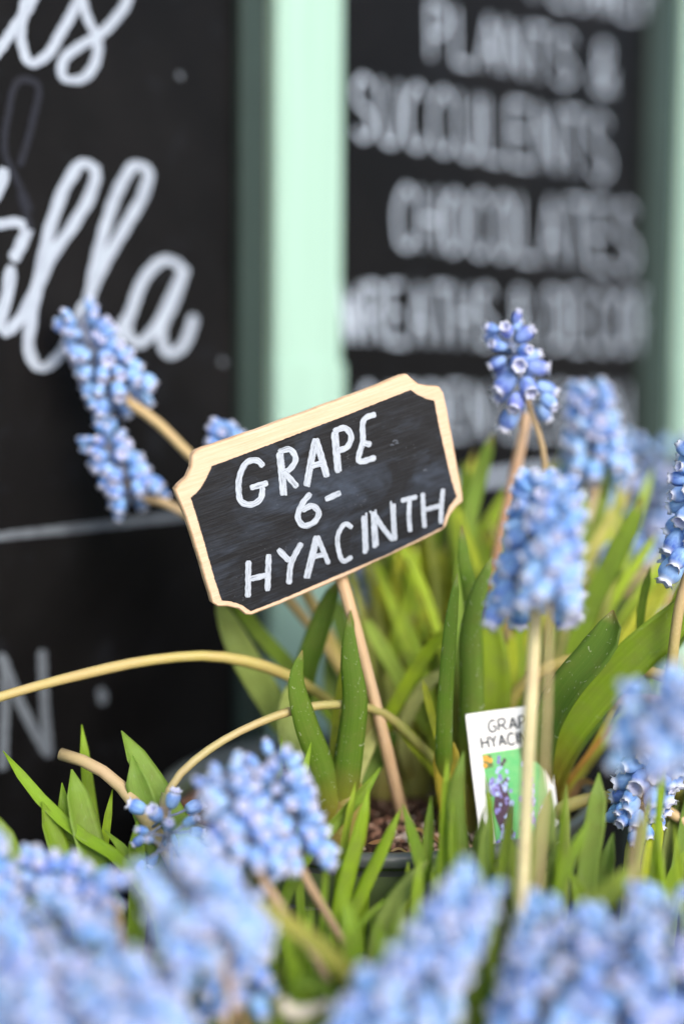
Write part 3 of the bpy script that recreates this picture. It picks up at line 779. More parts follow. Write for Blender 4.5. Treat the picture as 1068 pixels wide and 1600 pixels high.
Bp = plant(590, .500, 'main', 'plant behind the chalkboard sign with pale leaves and two blue spikes leaning far left')
lf_(Bp, [(338, 935, .480), (372, 1010, .480), (410, 1075, .482), (460, 1150, .485), (520, 1215, .49)], 46, (.25, .34, .09), .1, roll=.25)
lf_(Bp, [(352, 920, .490), (400, 985, .490), (455, 1045, .492), (520, 1120, .495)], 26, G_MID, 0, roll=.5)
lf_(Bp, [(528, 905, .470), (505, 970, .470), (478, 1050, .473), (470, 1130, .478), (520, 1230, .486)], 40, (.095, .18, .022), .1, roll=-.5, chan=.5)
lf_(Bp, [(512, 920, .50), (540, 1000, .50), (560, 1100, .50)], 28, G_DARK, 0, roll=.4)
lf_(Bp, [(512, 1010, .505), (522, 1100, .505), (540, 1190, .505)], 26, (.30, .42, .12), 0, roll=-.2)
stalk(Bp, [base_of(Bp), P(560, 1150, .487), P(500, 1085, .474), P(450, 1056, .464), P(400, 1037, .458), P(330, 1025, .452), P(240, 1031, .448), P(120, 1056, .444), P(0, 1089, .440), P(-90, 1120, .436)], .0018, (.44, .37, .11))
sp_(Bp, [(560, 1120, .50), (480, 930, .492), (390, 800, .486), (300, 714, .488), (240, 655, .491), (196, 622, .493)], (116, 488, .494), 9, (.50, .38, .14), 60, 62, seed=21, grav=.5, pale=.35, bl=.0068, taper=.45, droop=.9)
sp_(Bp, [(570, 1130, .50), (470, 960, .49), (380, 868, .486), (290, 803, .488), (248, 782, .491), (218, 776, .493)], (152, 676, .494), 8, (.50, .38, .16), 50, 50, seed=22, grav=.5, pale=.35, bl=.0066, taper=.35, droop=.9)

Cp = plant(640, .505, 'main', 'plant at the back of the big pot with crossing bright leaves behind the stick')
for i, (pts, wd, col, rl) in enumerate((
    ([(700, 975, .470), (660, 1030, .473), (612, 1110, .478), (585, 1165, .484)], 32, G_MID, .4),
    ([(565, 960, .490), (600, 1020, .490), (640, 1090, .492), (680, 1170, .495)], 36, (.16, .27, .05), .3),
    ([(590, 880, .515), (602, 960, .515), (615, 1050, .512), (630, 1150, .51)], 34, G_BRIGHT, -.2),
    ([(650, 850, .505), (640, 930, .505), (615, 1020, .503), (612, 1130, .503)], 30, G_MID, .2),
    ([(625, 840, .53), (625, 940, .53), (640, 1060, .525)], 52, (.22, .33, .08), .2),
    ([(662, 830, .525), (668, 930, .522), (668, 1040, .52), (660, 1140, .515)], 36, G_BRIGHT, -.3),
    ([(690, 845, .52), (684, 920, .52), (680, 1020, .516), (670, 1130, .51)], 40, (.26, .38, .05), .5),
    ([(575, 900, .535), (560, 980, .53), (575, 1080, .525)], 44, G_MID, .1),
    ([(540, 900, .53), (575, 990, .528), (610, 1080, .52)], 36, G_MID, .7),
    ([(640, 950, .51), (650, 1030, .51), (650, 1120, .508)], 50, (.30, .42, .10), .15),
    ([(600, 1050, .50), (620, 1120, .498), (650, 1180, .496)], 34, (.36, .40, .10), .4),
    ([(560, 1040, .515), (590, 1110, .51), (620, 1180, .505)], 38, G_MID, -.4),
    ([(735, 800, .53), (715, 900, .525), (700, 1010, .52)], 34, G_BRIGHT, .3))):
    lf_(Cp, pts, wd * .68, [c * k for c, k in zip(col, (1.75, 1.5, 1.3))], 0, roll=rl)  # yellower leaves; their backlit glow is also put into the colour
lf_(Cp, [(700, 1040, .472), (665, 1070, .474), (640, 1110, .478)], 22, G_CREAM, 0, roll=.3)
lf_(Cp, [(612, 1120, .462), (650, 1165, .464), (700, 1230, .470)], 24, (.28, .36, .03), 0, roll=.2)
sp_(Cp, [(560, 1100, .505), (480, 930, .50), (420, 830, .495), (382, 778, .492), (366, 742, .490)], (348, 664, .489), 7, STEM_B, 56, 26, seed=23, grav=.5, pale=.2, far=False, droop=.6)
sp_(Cp, [(610, 1100, .52), (590, 1000, .525), (575, 945, .527)], (556, 880, .528), 7, STEM_G, 34, 20, seed=24, pale=.0, far=True)

Dp = plant(715, .472, 'main', 'plant with three upright blunt leaves beside the lower right corner of the chalkboard sign')
lf_(Dp, [(714, 896, .442), (705, 970, .442), (698, 1060, .443), (694, 1150, .446)], 28, (.11, .21, .022), .7, roll=.3, chan=-.6, blunt=-2.2, wide_base=True)
lf_(Dp, [(768, 870, .450), (745, 930, .450), (733, 990, .452), (735, 1080, .455), (732, 1170, .460)], 42, (.125, .22, .035), .9, roll=-.35, chan=-.55, blunt=-1.3, wide_base=True)
lf_(Dp, [(721, 820, .457), (724, 868, .457), (735, 930, .459), (742, 1020, .462)], 30, (.105, .20, .022), .8, roll=.3, chan=-.55, blunt=-1.3, wide_base=True)
lf_(Dp, [(762, 955, .472), (770, 1030, .472), (768, 1110, .472), (755, 1200, .472)], 56, (.19, .29, .018), .1, roll=.2, chan=.35)
lf_(Dp, [(800, 985, .480), (796, 1040, .480), (795, 1110, .478), (770, 1200, .476)], 30, (.32, .40, .03), 0, roll=.6)
lf_(Dp, [(820, 930, .490), (812, 1020, .49), (800, 1110, .485)], 26, G_BRIGHT, 0, roll=.5)
lf_(Dp, [(695, 1150, .450), (698, 1200, .452), (702, 1240, .455)], 44, (.36, .30, .04), 0, roll=.1, blunt=.8)
lf_(Dp, [(660, 1060, .456), (672, 1110, .456), (690, 1180, .458)], 12, (.33, .38, .03), 0)
lf_(Dp, [(770, 676, .505), (752, 730, .503), (735, 800, .50), (722, 900, .497), (720, 1030, .49)], 26, (.16, .28, .03), 0, roll=.4)
lf_(Dp, [(724, 720, .515), (730, 790, .51), (735, 900, .505)], 28, G_BRIGHT, 0, roll=.2)
lf_(Dp, [(755, 830, .51), (765, 900, .505), (762, 1000, .50)], 34, G_BRIGHT, 0, roll=-.3)
lf_(Dp, [(790, 800, .52), (775, 900, .515), (775, 1010, .50)], 34, (.24, .35, .04), 0, roll=.3)
sp_(Dp, [(790, 1000, .485), (800, 860, .478), (850, 760, .472), (847, 700, .470), (828, 640, .468)], (788, 502, .466), 6, (.25, .20, .10), 56, 24, seed=31, violet=.45, grav=.4, pale=-.05, bl=.0084, taper=.45, droop=.5, bud_from=1.1, loose=1.0)
stalk(Dp, [base_of(Dp), P(762, 960, .50), P(783, 830, .495), P(806, 728, .493), P(823, 645, .492)], .0021, (.50, .26, .17))

Ep = plant(850, .475, 'main', 'plant right of the white tag with broad arching leaves and a short hooked one')
lf_(Ep, [(957, 953, .432), (952, 985, .432), (930, 1020, .434), (895, 1060, .438), (862, 1110, .445)], 54, (.10, .19, .03), .9, roll=-.3, chan=.5, blunt=.5)
lf_(Ep, [(1105, 900, .445), (1065, 955, .445), (1000, 1015, .446), (940, 1075, .45), (880, 1150, .455)], 62, (.155, .26, .02), .2, roll=.3, chan=.35)
lf_(Ep, [(1085, 970, .468), (1020, 1030, .466), (955, 1085, .465), (885, 1170, .465)], 48, (.085, .16, .022), .1, roll=-.4)
lf_(Ep, [(1003, 778, .474), (970, 850, .473), (925, 940, .472), (890, 1040, .472), (865, 1120, .472)], 30, (.21, .33, .03), .1, roll=.3)
lf_(Ep, [(968, 868, .50), (950, 930, .50), (915, 1010, .495)], 26, (.15, .26, .05), 0, roll=.3)
lf_(Ep, [(910, 760, .515), (900, 860, .51), (880, 960, .50), (860, 1080, .49)], 34, (.25, .36, .06), 0, roll=.2)
lf_(Ep, [(955, 700, .54), (930, 800, .535), (905, 900, .52)], 34, (.26, .37, .06), 0, roll=.2)
lf_(Ep, [(985, 760, .525), (930, 850, .515), (890, 960, .50)], 20, (.40, .40, .12), 0, roll=.5)
lf_(Ep, [(880, 700, .545), (875, 800, .54), (860, 920, .53), (840, 1040, .51)], 36, G_BRIGHT, 0, roll=-.3)
lf_(Ep, [(840, 940, .505), (850, 1010, .50), (845, 1100, .49)], 36, (.26, .38, .04), 0, roll=.3)
lf_(Ep, [(1010, 900, .53), (960, 980, .52), (900, 1070, .50)], 34, (.13, .22, .06), 0, roll=.3)
lf_(Ep, [(990, 1000, .49), (950, 1060, .485), (900, 1140, .48)], 20, (.40, .42, .05), 0)
lf_(Ep, [(960, 1130, .462), (930, 1165, .463), (895, 1210, .466)], 9, (.50, .25, .06), 0)
lf_(Ep, [(985, 1050, .46), (945, 1135, .462), (905, 1200, .466)], 10, (.46, .42, .05), 0)
stalk(Ep, [base_of(Ep), P(800, 1090, .475), P(850, 1046, .468), P(905, 1030, .464), P(960, 1036, .458), P(1020, 1052, .452), P(1110, 1085, .446)], .0021, (.50, .42, .12))
stalk(Ep, [base_of(Ep), P(890, 1150, .47), P(940, 1098, .462), P(990, 1092, .455), P(1100, 1106, .45)], .0018, STEM_P)
stalk(Ep, [base_of(Ep, .01, 0), P(880, 1262, .455), P(930, 1247, .452), P(1000, 1250, .45), P(1110, 1310, .445)], .0020, (.55, .47, .16))
sp_(Ep, [(850, 1080, .50), (890, 900, .515), (925, 780, .522), (934, 735, .523)], (915, 602, .525), 8, (.42, .33, .22), 62, 52, seed=32, grav=.4, bl=.0082, pale=.5, far=True, taper=.5)
stalk(Ep, [base_of(Ep), P(920, 930, .52), P(1000, 930, .53), P(1060, 940, .54)], .002, STEM_P)
stalk(Ep, [base_of(Ep), P(900, 960, .53), P(960, 925, .54), P(1040, 870, .55), P(1100, 820, .56)], .0022, (.44, .36, .16))

def neck(o, r0, h, color):
    b = MB(); rn = random.Random(h)
    b.lathe(o.location, [(r0 * 1.05, -.008), (r0 * 1.1, -.001), (r0 * 1.0, h * .3), (r0 * .8, h * .7), (r0 * .66, h), (r0 * .4, h * .97)], 18)
    for v in b.v: v.x += (v.z - o.location.z) * .10 + rn.uniform(-1, 1) * .0003
    b.build('bulb_neck', M['stem'], o, (*color, 1))
# fans of thin upright blades in the big pot
rb = random.Random(77)
for o_, bx, bz, n_, lo, hi in ((Bp, 590, .505, 5, -8, 10), (Cp, 640, .505, 30, -16, 42), (Dp, 720, .490, 26, -16, 30), (Ep, 850, .490, 26, -24, 44)):
    for i in range(n_):
        an = R(lo + (hi - lo) * (i + rb.uniform(.1, .9)) / n_); ln_ = rb.uniform(260, 520); bend = rb.uniform(-.12, .22) * (1 if an > 0 else -1)
        zt = bz + rb.uniform(.0, .05); b0 = (bx + rb.uniform(-34, 34), 1215 + rb.uniform(-20, 20))
        pp = [(b0[0] + math.sin(an + bend * k * k) * ln_ * k, b0[1] - math.cos(an + bend * k * k) * ln_ * k, bz + (zt - bz) * k) for k in (1, .75, .5, .25)]
        cc = rb.choice(((.28, .42, .03), (.34, .46, .04), (.24, .37, .03), (.42, .50, .12), (.40, .47, .05), (.18, .30, .025)))
        cc = [c * k for c, k in zip(cc, (1.32, 1.22, 1.1))]
        lf_(o_, pp, rb.uniform(11, 22), cc, .1, roll=rb.uniform(-.8, .8), chan=.4, blunt=-3, n=16)

neck(A, .0070, .017, (.34, .19, .06)); neck(Cp, .0075, .020, (.33, .24, .07)); neck(Dp, .0070, .020, (.36, .24, .06)); neck(Ep, .0070, .018, (.33, .22, .08)); neck(Bp, .0065, .018, (.34, .22, .08))

# withered bits lying on the soil
for (x, y, z, dx, dy, wd_, c_) in ((575, 1318, .438, 40, -10, 7, (.30, .17, .08)), (640, 1300, .448, 34, 12, 6, (.34, .22, .10)), (700, 1318, .440, -30, -16, 8, (.26, .14, .07)), (610, 1330, .433, 30, 6, 4, (.42, .30, .16)), (900, 1262, .452, -40, 12, 10, (.34, .22, .11)), (930, 1225, .462, -40, 30, 12, (.30, .19, .10))):
    lf_(Cp, [(x, y, z), (x + dx * .5, y - 4, z + .004), (x + dx, y + dy, z + .006)], wd_, c_, 0, nobase=True, sheath=False, n=8)

# ---- pots to the right
Fp = plant(1060, .455, 'side', 'plant at the right edge with crisp white-rimmed blue bells on an upright stalk')
sp_(Fp, [(1040, 1200, .448), (1047, 1060, .440), (1062, 940, .437), (1078, 880, .436)], (1095, 690, .436), 10, (.30, .27, .06), 54, 40, seed=41, grav=.5, pale=.25, bl=.0086, taper=.4, droop=.7)
sp_(Fp, [(1090, 1290, .450), (1085, 1230, .440), (1062, 1185, .436), (1030, 1165, .434)], (985, 1290, .434), 8, STEM_Y, 58, 40, seed=42, grav=.55, pale=.15, bl=.0086, taper=.3, droop=-.1, bud_from=.92)
for pts, wd, col, rl in (([(1068, 920, .47), (1030, 1010, .47), (1010, 1100, .47)], 30, G_MID, .3), ([(1000, 1190, .47), (1020, 1270, .468), (1040, 1350, .466)], 34, G_PALE, .2),
                         ([(1060, 1130, .48), (1058, 1230, .475), (1050, 1330, .47)], 40, (.22, .30, .05), .3), ([(1015, 885, .455), (1000, 960, .455), (1005, 1060, .457)], 14, G_MID, .4),
                         ([(1085, 880, .455), (1045, 960, .455), (1010, 1030, .456)], 16, G_BRIGHT, .4), ([(975, 1150, .50), (1000, 1230, .49), (1030, 1310, .48)], 40, G_MID, .3)):
    lf_(Fp, pts, wd, col, .1, roll=rl)
Gp = plant(1010, .60, 'back', 'strongly blurred plant behind at the right beside the far mint post')
sp_(Gp, [(985, 1000, .60), (1000, 900, .60)], (1045, 690, .60), 8, STEM_B, 105, 64, seed=51, pale=.6, far=True, bl=.0105, taper=.3)
sp_(Gp, [(1040, 1000, .62), (1050, 920, .62)], (1085, 720, .62), 8, STEM_B, 95, 50, seed=52, pale=.6, far=True, bl=.0105, taper=.3)
sp_(Gp, [(1000, 1100, .57), (1003, 1040, .57)], (1010, 930, .57), 8, STEM_B, 44, 26, seed=53, pale=.1, far=True)
for pts, wd, col in (([(1000, 850, .58), (985, 950, .58), (975, 1060, .58)], 34, G_MID), ([(1060, 870, .59), (1020, 950, .59), (990, 1060, .58)], 30, (.34, .32, .12)), ([(1040, 950, .58), (1030, 1050, .58)], 36, G_MID)):
    lf_(Gp, pts, wd, col, 0, roll=.3)

# ---- foreground right: the tall blurred spike before the tag
H1 = plant(820, .385, 'front', 'foreground plant whose pale upright stalk passes in front of the white tag')
sp_(H1, [(812, 1480, .386), (818, 1340, .388), (826, 1150, .392), (833, 1020, .395), (836, 945, .396)], (838, 744, .400), 12, (.82, .77, .42), 86, 58, seed=61, grav=.4, pale=.35, bl=.0084, taper=.70, tpow=1.15, droop=.85)
H2 = plant(860, .355, 'front', 'foreground plant with a thin brown stalk and soft spike beside the pale upright stalk')
sp_(H2, [(835, 1480, .358), (848, 1250, .366), (856, 1050, .372), (859, 925, .374)], (874, 750, .376), 4.5, (.50, .42, .18), 58, 38, seed=62, grav=.4, pale=.45, bl=.0078, taper=.6, tpow=1.1, droop=.8)
H3 = plant(985, .345, 'front', 'foreground plant whose blurred blue spike hangs over a crisp white-rimmed one at the right')
sp_(H3, [(975, 1480, .356), (990, 1360, .357), (1008, 1240, .352), (1024, 1180, .348)], (1032, 1078, .345), 6, (.36, .25, .15), 78, 30, seed=63, pale=.45, bl=.0072, taper=.2, droop=.5)
sp_(H3, [(1120, 1400, .35), (1110, 1250, .345), (1090, 1180, .342)], (1062, 1060, .340), 6, STEM_B, 60, 26, seed=64, pale=.45, bl=.007, taper=.3, droop=.5)

# ---- foreground leaves in the middle
I1 = plant(540, .39, 'front', 'foreground plant with narrow bright leaves rising in front of the big pot')
lf_(I1, [(576, 1232, .411), (562, 1300, .410), (545, 1360, .409), (530, 1430, .407)], 28, (.20, .33, .018), .1, roll=.25, chan=-.5, blunt=-3.5, sheath=False)
lf_(I1, [(626, 1263, .411), (598, 1325, .410), (566, 1390, .409), (540, 1450, .407)], 24, (.20, .33, .018), .1, roll=-.3, chan=-.5, blunt=-4, sheath=False)
lf_(I1, [(555, 1222, .416), (544, 1280, .415), (532, 1350, .413), (524, 1420, .412)], 12, (.23, .34, .02), 0, roll=.3, sheath=False)
lf_(I1, [(594, 1199, .420), (565, 1240, .419), (520, 1290, .417), (470, 1350, .412)], 20, (.16, .28, .02), .1, roll=.5, chan=.6, blunt=.5, sheath=False)
lf_(I1, [(604, 1404, .398), (575, 1430, .397), (548, 1458, .396), (520, 1500, .394)], 12, (.17, .30, .02), 0, chan=.7, sheath=False)
lf_(I1, [(486, 1160, .424), (476, 1200, .423), (470, 1260, .420)], 14, (.18, .31, .02), 0, roll=.4, sheath=False)
lf_(I1, [(440, 1150, .43), (436, 1220, .428), (430, 1300, .42)], 9, (.14, .24, .02), 0, roll=.4, sheath=False)
lf_(I1, [(668, 1345, .405), (630, 1395, .404), (600, 1450, .402), (590, 1530, .40)], 62, (.26, .36, .10), .1, roll=-.9, chan=.25, sheath=False)
I2 = plant(690, .395, 'front', 'foreground plant with a cluster of upright green leaves between the stick and the tag')
for pts, wd, col, rl in (([(629, 1257, .410), (645, 1310, .409), (662, 1370, .408), (675, 1420, .406)], 24, (.14, .26, .02), .4), ([(673, 1244, .412), (670, 1300, .411), (664, 1370, .409)], 20, (.17, .29, .03), -.4),
                         ([(698, 1184, .407), (695, 1270, .406), (690, 1390, .404)], 16, (.21, .35, .02), .3), ([(724, 1174, .408), (710, 1230, .407), (712, 1300, .407), (726, 1380, .406)], 40, (.16, .27, .05), .8),
                         ([(708, 1250, .402), (708, 1320, .401), (712, 1400, .40)], 20, (.20, .32, .03), -.5), ([(656, 1340, .40), (650, 1400, .399), (648, 1460, .398)], 22, (.22, .35, .03), .3),
                         ([(735, 1330, .395), (730, 1380, .394), (735, 1450, .393)], 26, (.16, .27, .03), .2), ([(684, 1330, .405), (680, 1400, .404)], 26, G_DARK, .2),
                         ([(758, 1212, .404), (765, 1270, .403), (766, 1360, .402)], 13, (.21, .34, .02), .4), ([(766, 1266, .402), (756, 1320, .401), (760, 1400, .40)], 24, (.22, .33, .07), -.3)):
    lf_(I2, pts, wd, col, .15, roll=rl, chan=.45, blunt=(-3.2 if wd < 25 else -1.2), sheath=False)
I3 = plant(880, .395, 'front', 'foreground plant with flat grey-green leaves right of the tag')
for pts, wd, col, rl in (([(860, 1233, .408), (850, 1290, .407), (848, 1360, .406), (856, 1430, .404)], 40, (.20, .29, .08), .3), ([(935, 1207, .412), (930, 1270, .411), (918, 1350, .410), (908, 1440, .408)], 34, (.16, .26, .05), .2),
                         ([(957, 1301, .412), (948, 1350, .411), (935, 1420, .410)], 30, (.14, .24, .05), -.5), ([(920, 1280, .395), (890, 1340, .394), (865, 1400, .393), (850, 1460, .39)], 24, (.19, .32, .03), .4),
                         ([(915, 1290, .402), (884, 1350, .402), (866, 1410, .402)], 16, (.50, .46, .18), .4), ([(830, 1290, .40), (822, 1350, .399), (820, 1420, .398)], 26, (.20, .31, .04), .4),
                         ([(870, 1315, .405), (856, 1370, .404), (848, 1440, .403)], 24, (.12, .20, .04), .5), ([(800, 1250, .397), (790, 1320, .396), (776, 1400, .395)], 18, (.20, .30, .03), .2),
                         ([(800, 1310, .400), (808, 1370, .399), (815, 1440, .398)], 26, (.22, .32, .05), .2), ([(890, 1360, .40), (905, 1400, .40), (915, 1470, .40)], 30, G_MID, .2)):
    lf_(I3, pts, wd, col, .15, roll=rl, chan=.35, blunt=(-2.6 if wd < 25 else -.8), sheath=False)
rc = random.Random(15)
for i in range(26):
    x0 = rc.uniform(505, 1060); y0 = rc.uniform(1175, 1330); z0 = rc.uniform(.392, .415); dx = rc.uniform(-55, 45); l = rc.uniform(190, 280)
    if 560 < x0 < 690: y0 = rc.uniform(1330, 1400)
    if 735 < x0 < 880: y0 = rc.uniform(1260, 1340)
    lf_(I1 if x0 < 650 else (I2 if x0 < 780 else I3), [(x0, y0, z0), (x0 + dx * .3, y0 + l * .35, z0), (x0 + dx * .6, y0 + l * .7, z0 - .002), (x0 + dx * .8, y0 + l, z0 - .004)], rc.uniform(9, 20), rc.choice(((.21, .34, .02), (.17, .29, .025), (.25, .37, .03), (.24, .33, .07))), .1, roll=rc.uniform(-.6, .6), chan=rc.choice((-.5, .45)), blunt=-4, sheath=False, n=16)
I4 = plant(1010, .40, 'front', 'foreground plant at the lower right with a broad blurred leaf and yellow-green upright one')
for pts, wd, col, rl in (([(1030, 1262, .43), (1022, 1310, .428), (1012, 1370, .426), (1005, 1440, .424)], 28, (.30, .37, .02), .3), ([(1005, 1345, .37), (960, 1385, .368), (925, 1425, .366), (900, 1480, .364)], 42, (.20, .29, .04), .3),
                         ([(1058, 1250, .45), (1050, 1320, .448), (1040, 1420, .44)], 36, (.22, .29, .09), .3), ([(1085, 1200, .45), (1070, 1300, .445), (1050, 1400, .44)], 26, (.12, .22, .03), .4),
                         ([(985, 1290, .44), (985, 1360, .438), (980, 1440, .43)], 28, (.20, .24, .06), .3), ([(1068, 1330, .42), (1045, 1390, .42), (1030, 1450, .42)], 30, G_MID, .4)):
    lf_(I4, pts, wd, col, .1, roll=rl, chan=.35, sheath=False)

# ---- left: leaves over the dark board and a cut stalk
J1 = plant(150, .41, 'front', 'plant of short pointed leaves against the black board, with a bare cut stalk')
for pts, wd, col, rl in (([(5, 1173, .434), (60, 1245, .430), (120, 1300, .426), (190, 1345, .42), (230, 1400, .41)], 18, (.17, .30, .02), .4), ([(66, 1252, .428), (78, 1290, .427), (100, 1350, .424), (120, 1420, .42)], 34, (.15, .26, .02), .6),
                         ([(97, 1223, .432), (103, 1270, .431), (118, 1340, .429)], 22, (.14, .25, .02), -.5), ([(112, 1202, .430), (122, 1255, .429), (140, 1320, .427), (160, 1400, .42)], 44, (.15, .26, .035), .5),
                         ([(128, 1132, .447), (134, 1200, .446), (142, 1260, .445), (155, 1340, .442)], 18, (.18, .30, .02), .4), ([(176, 1233, .437), (168, 1280, .436), (160, 1340, .434)], 13, (.21, .34, .02), .2),
                         ([(190, 1142, .438), (215, 1190, .437), (250, 1240, .436), (290, 1310, .433)], 38, (.15, .26, .04), .6), ([(207, 1180, .432), (217, 1230, .431), (238, 1290, .430), (260, 1360, .426)], 40, (.15, .26, .045), -.3),
                         ([(214, 1282, .424), (213, 1320, .423), (215, 1380, .42)], 26, (.17, .29, .025), .3), ([(163, 1296, .428), (190, 1325, .426), (220, 1365, .424)], 18, (.17, .29, .03), .3),
                         ([(-8, 1270, .41), (10, 1320, .41), (40, 1400, .405)], 34, (.14, .24, .02), .3), ([(75, 1300, .43), (110, 1330, .428), (150, 1370, .425)], 30, (.12, .21, .02), .6),
                         ([(-10, 1375, .40), (30, 1400, .40), (70, 1450, .395)], 28, G_DARK, .3)):
    lf_(J1, pts, wd * 1.12, [c * 1.15 for c in col], .3, roll=rl, chan=.4, blunt=(-4 if wd < 20 else -.1), sheath=False)
stalk(J1, [base_of(J1), P(270, 1345, .424), P(225, 1275, .430), P(180, 1220, .434), P(142, 1194, .437), P(95, 1178, .440)], .0023, (.30, .27, .08))

# ---- massed foreground flowers
def fore(px, z, label, *spikes):
    nz = lambda q: q + max(0, .352 - q) * .25            # pixel column and row stay, depth eases towards the pot
    o = plant(px, nz(z), 'front', label)
    for i, (pts, tip, rp, Rp, nb, kw) in enumerate(spikes):
        pts = [(a, b_, nz(c)) for a, b_, c in pts]; tip = (tip[0], tip[1], nz(tip[2])); kw['bl'] = kw.get('bl', .0068) * 1.0; nb = int(nb * 1.15)
        sp_(o, pts, tip, rp, kw.pop('color', STEM_B), Rp, nb, far=True, **kw)
    return o
fore(470, .385, 'foreground plant with two soft light blue spikes leaning left below the chalkboard sign',
     ([(545, 1490, .392), (505, 1420, .39), (468, 1350, .388)], (424, 1178, .386), 8, 64, 40, dict(seed=71, pale=.3, bl=.0068, taper=.4, color=(.30, .20, .13))),
     ([(500, 1510, .374), (440, 1420, .374), (398, 1350, .374)], (342, 1200, .376), 8, 66, 42, dict(seed=72, violet=.15, pale=.4, bl=.0068, taper=.4, color=(.34, .24, .17))))
fore(60, .37, 'foreground plant at the far left edge with pale violet bells above the blurred mass',
     ([(180, 1560, .37), (190, 1460, .372), (170, 1400, .374)], (30, 1350, .378), 7, 44, 40, dict(seed=73, violet=.3, pale=.35, bl=.0066, taper=.3)),
     ([(60, 1560, .36), (30, 1460, .362), (-10, 1420, .365)], (-30, 1310, .365), 7, 50, 28, dict(seed=74, pale=.2, bl=.0066, taper=.3)))
fore(300, .325, 'foreground plant with the palest large blurred spike, left of the middle',
     ([(330, 1680, .325), (360, 1560, .325), (345, 1490, .325)], (265, 1335, .327), 8, 92, 46, dict(seed=75, pale=.6, bl=.0074, taper=.35)))
fore(110, .33, 'foreground plant filling the lower left corner with a long leaning blurred spike',
     ([(330, 1760, .335), (270, 1660, .335), (220, 1600, .335)], (40, 1420, .335), 8, 86, 52, dict(seed=76, pale=.4, bl=.0072, taper=.3)),
     ([(150, 1760, .32), (90, 1660, .32), (60, 1620, .32)], (-30, 1460, .322), 8, 80, 44, dict(seed=77, pale=.35, bl=.0072, taper=.3)))
fore(240, .305, 'nearest blurred flowers at the bottom edge, left of the withered white floret',
     ([(320, 1820, .305), (290, 1720, .305), (260, 1670, .305)], (160, 1510, .308), 8, 84, 46, dict(seed=78, pale=.35, bl=.007, taper=.35)),
     ([(60, 1820, .30), (60, 1740, .30)], (10, 1560, .30), 8, 80, 40, dict(seed=79, pale=.4, bl=.007, taper=.35)))
fore(370, .365, 'foreground plant with loose darker blue bells left of the green gap at the bottom',
     ([(400, 1690, .365), (385, 1600, .365), (372, 1560, .365)], (358, 1400, .362), 7, 62, 30, dict(seed=80, pale=-.1, bl=.0074, taper=.2, droop=.9)))
fore(650, .325, 'foreground plant with a big blurred light blue spike leaning right below the big pot',
     ([(560, 1760, .328), (590, 1680, .328), (610, 1620, .328)], (748, 1375, .330), 8, 88, 54, dict(seed=81, pale=.5, bl=.0078, taper=.6)),
     ([(540, 1790, .325), (525, 1680, .325)], (600, 1530, .325), 8, 60, 22, dict(seed=82, pale=.3, bl=.0078, taper=.3)))
fore(880, .335, 'foreground plant with a wide blurred blue spike at the bottom right of the middle',
     ([(820, 1780, .338), (850, 1680, .338), (846, 1620, .338)], (884, 1425, .338), 8, 94, 54, dict(seed=83, pale=.2, bl=.0074, taper=.3)))
fore(1020, .345, 'foreground plant in the lower right corner with a deep blue blurred spike',
     ([(1000, 1780, .345), (1020, 1680, .345), (1020, 1620, .345)], (1045, 1400, .347), 8, 90, 50, dict(seed=84, violet=.2, pale=.05, bl=.0074, taper=.3)),
     ([(960, 1800, .325), (975, 1680, .335)], (968, 1428, .336), 8, 84, 44, dict(seed=85, pale=.3, bl=.0074, taper=.3)))
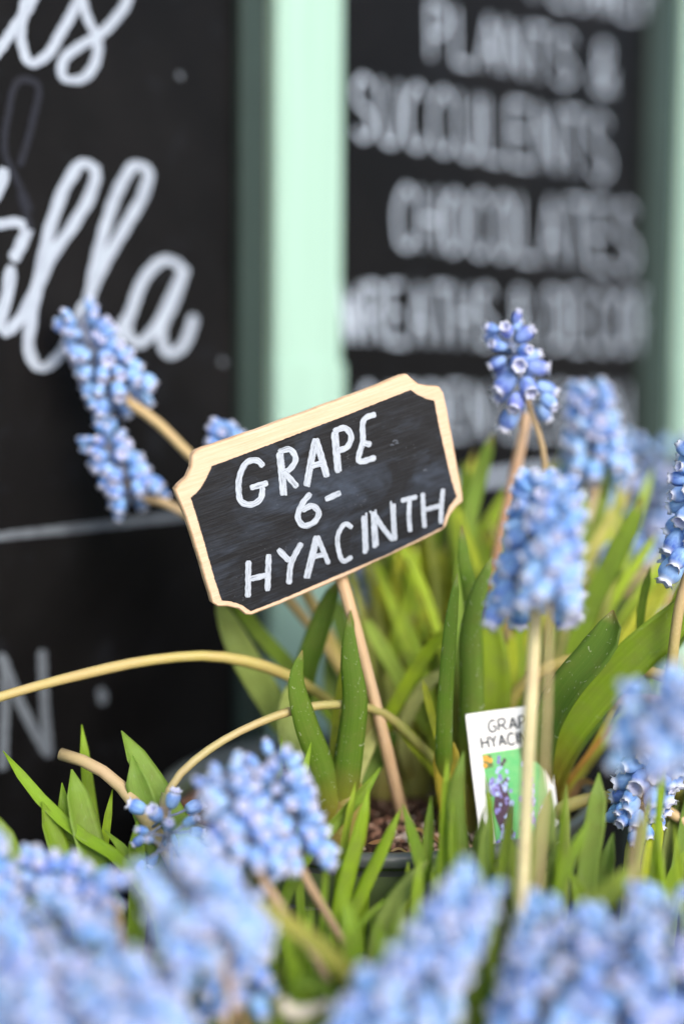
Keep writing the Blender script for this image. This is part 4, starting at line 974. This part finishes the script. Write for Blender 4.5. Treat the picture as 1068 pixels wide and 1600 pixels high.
# low leaf tangle in the green gap, bottom middle
K1 = plant(480, .365, 'front', 'low tangle of dark green leaves at the bottom middle with one withered white floret')
rngk = random.Random(5)
for i in range(34):
    x0 = rngk.uniform(400, 640); y0 = rngk.uniform(1390, 1580); z0 = rngk.uniform(.36, .41)
    dx = rngk.uniform(-70, 70); l = rngk.uniform(90, 190)
    lf_(K1, [(x0, y0, z0), (x0 - dx * .4, y0 + l * .5, z0), (x0 - dx * .7, y0 + l, z0 - .004)], rngk.uniform(16, 40), [c * 1.25 for c in rngk.choice((G_DARK, G_MID, G_MID, (.18, .30, .02), (.26, .35, .09)))], .1, roll=rngk.uniform(-.8, .8), chan=.4, sheath=False, n=12)
lf_(K1, [(370, 1395, .352), (430, 1430, .352), (500, 1480, .353), (560, 1540, .354)], 30, (.26, .27, .05), 0, roll=.5, sheath=False)
lf_(K1, [(440, 1555, .36), (480, 1530, .36), (520, 1550, .36)], 24, (.12, .22, .02), 0, sheath=False)
b = MB(); b.tube(smooth_path([P(440, 1563, .352), P(452, 1580, .352), P(470, 1583, .352), P(490, 1577, .352), P(512, 1566, .350)], 14), lambda t: .0016 * (.5 + .8 * math.sin(math.pi * min(1, t + .15))), 8)
b.build('withered_floret', mat_plain('withered_petal', (.62, .58, .47), .6, .2, .3, 200), K1)
K2 = plant(800, .35, 'front', 'low leaves between the blurred flowers at the bottom right of the middle')
for i in range(22):
    x0 = rngk.uniform(640, 1060); y0 = rngk.uniform(1420, 1560); z0 = rngk.uniform(.36, .405)
    dx = rngk.uniform(-60, 60); l = rngk.uniform(90, 160)
    lf_(K2, [(x0, y0, z0), (x0 - dx * .4, y0 + l * .5, z0), (x0 - dx * .7, y0 + l, z0)], rngk.uniform(18, 38), [c * 1.2 for c in rngk.choice((G_DARK, G_MID, (.18, .30, .02), (.24, .33, .05)))], .1, roll=rngk.uniform(-.8, .8), chan=.4, sheath=False, n=12)
K3 = plant(180, .37, 'front', 'low leaves showing through the blurred flowers at the lower left')
for i in range(22):
    x0 = rngk.uniform(-20, 400); y0 = rngk.uniform(1380, 1560); z0 = rngk.uniform(.37, .41)
    dx = rngk.uniform(-60, 60); l = rngk.uniform(90, 160)
    lf_(K3, [(x0, y0, z0), (x0 - dx * .4, y0 + l * .5, z0), (x0 - dx * .7, y0 + l, z0)], rngk.uniform(18, 36), rngk.choice((G_DARK, G_MID, (.07, .14, .02))), .1, roll=rngk.uniform(-.8, .8), chan=.4, sheath=False, n=12)
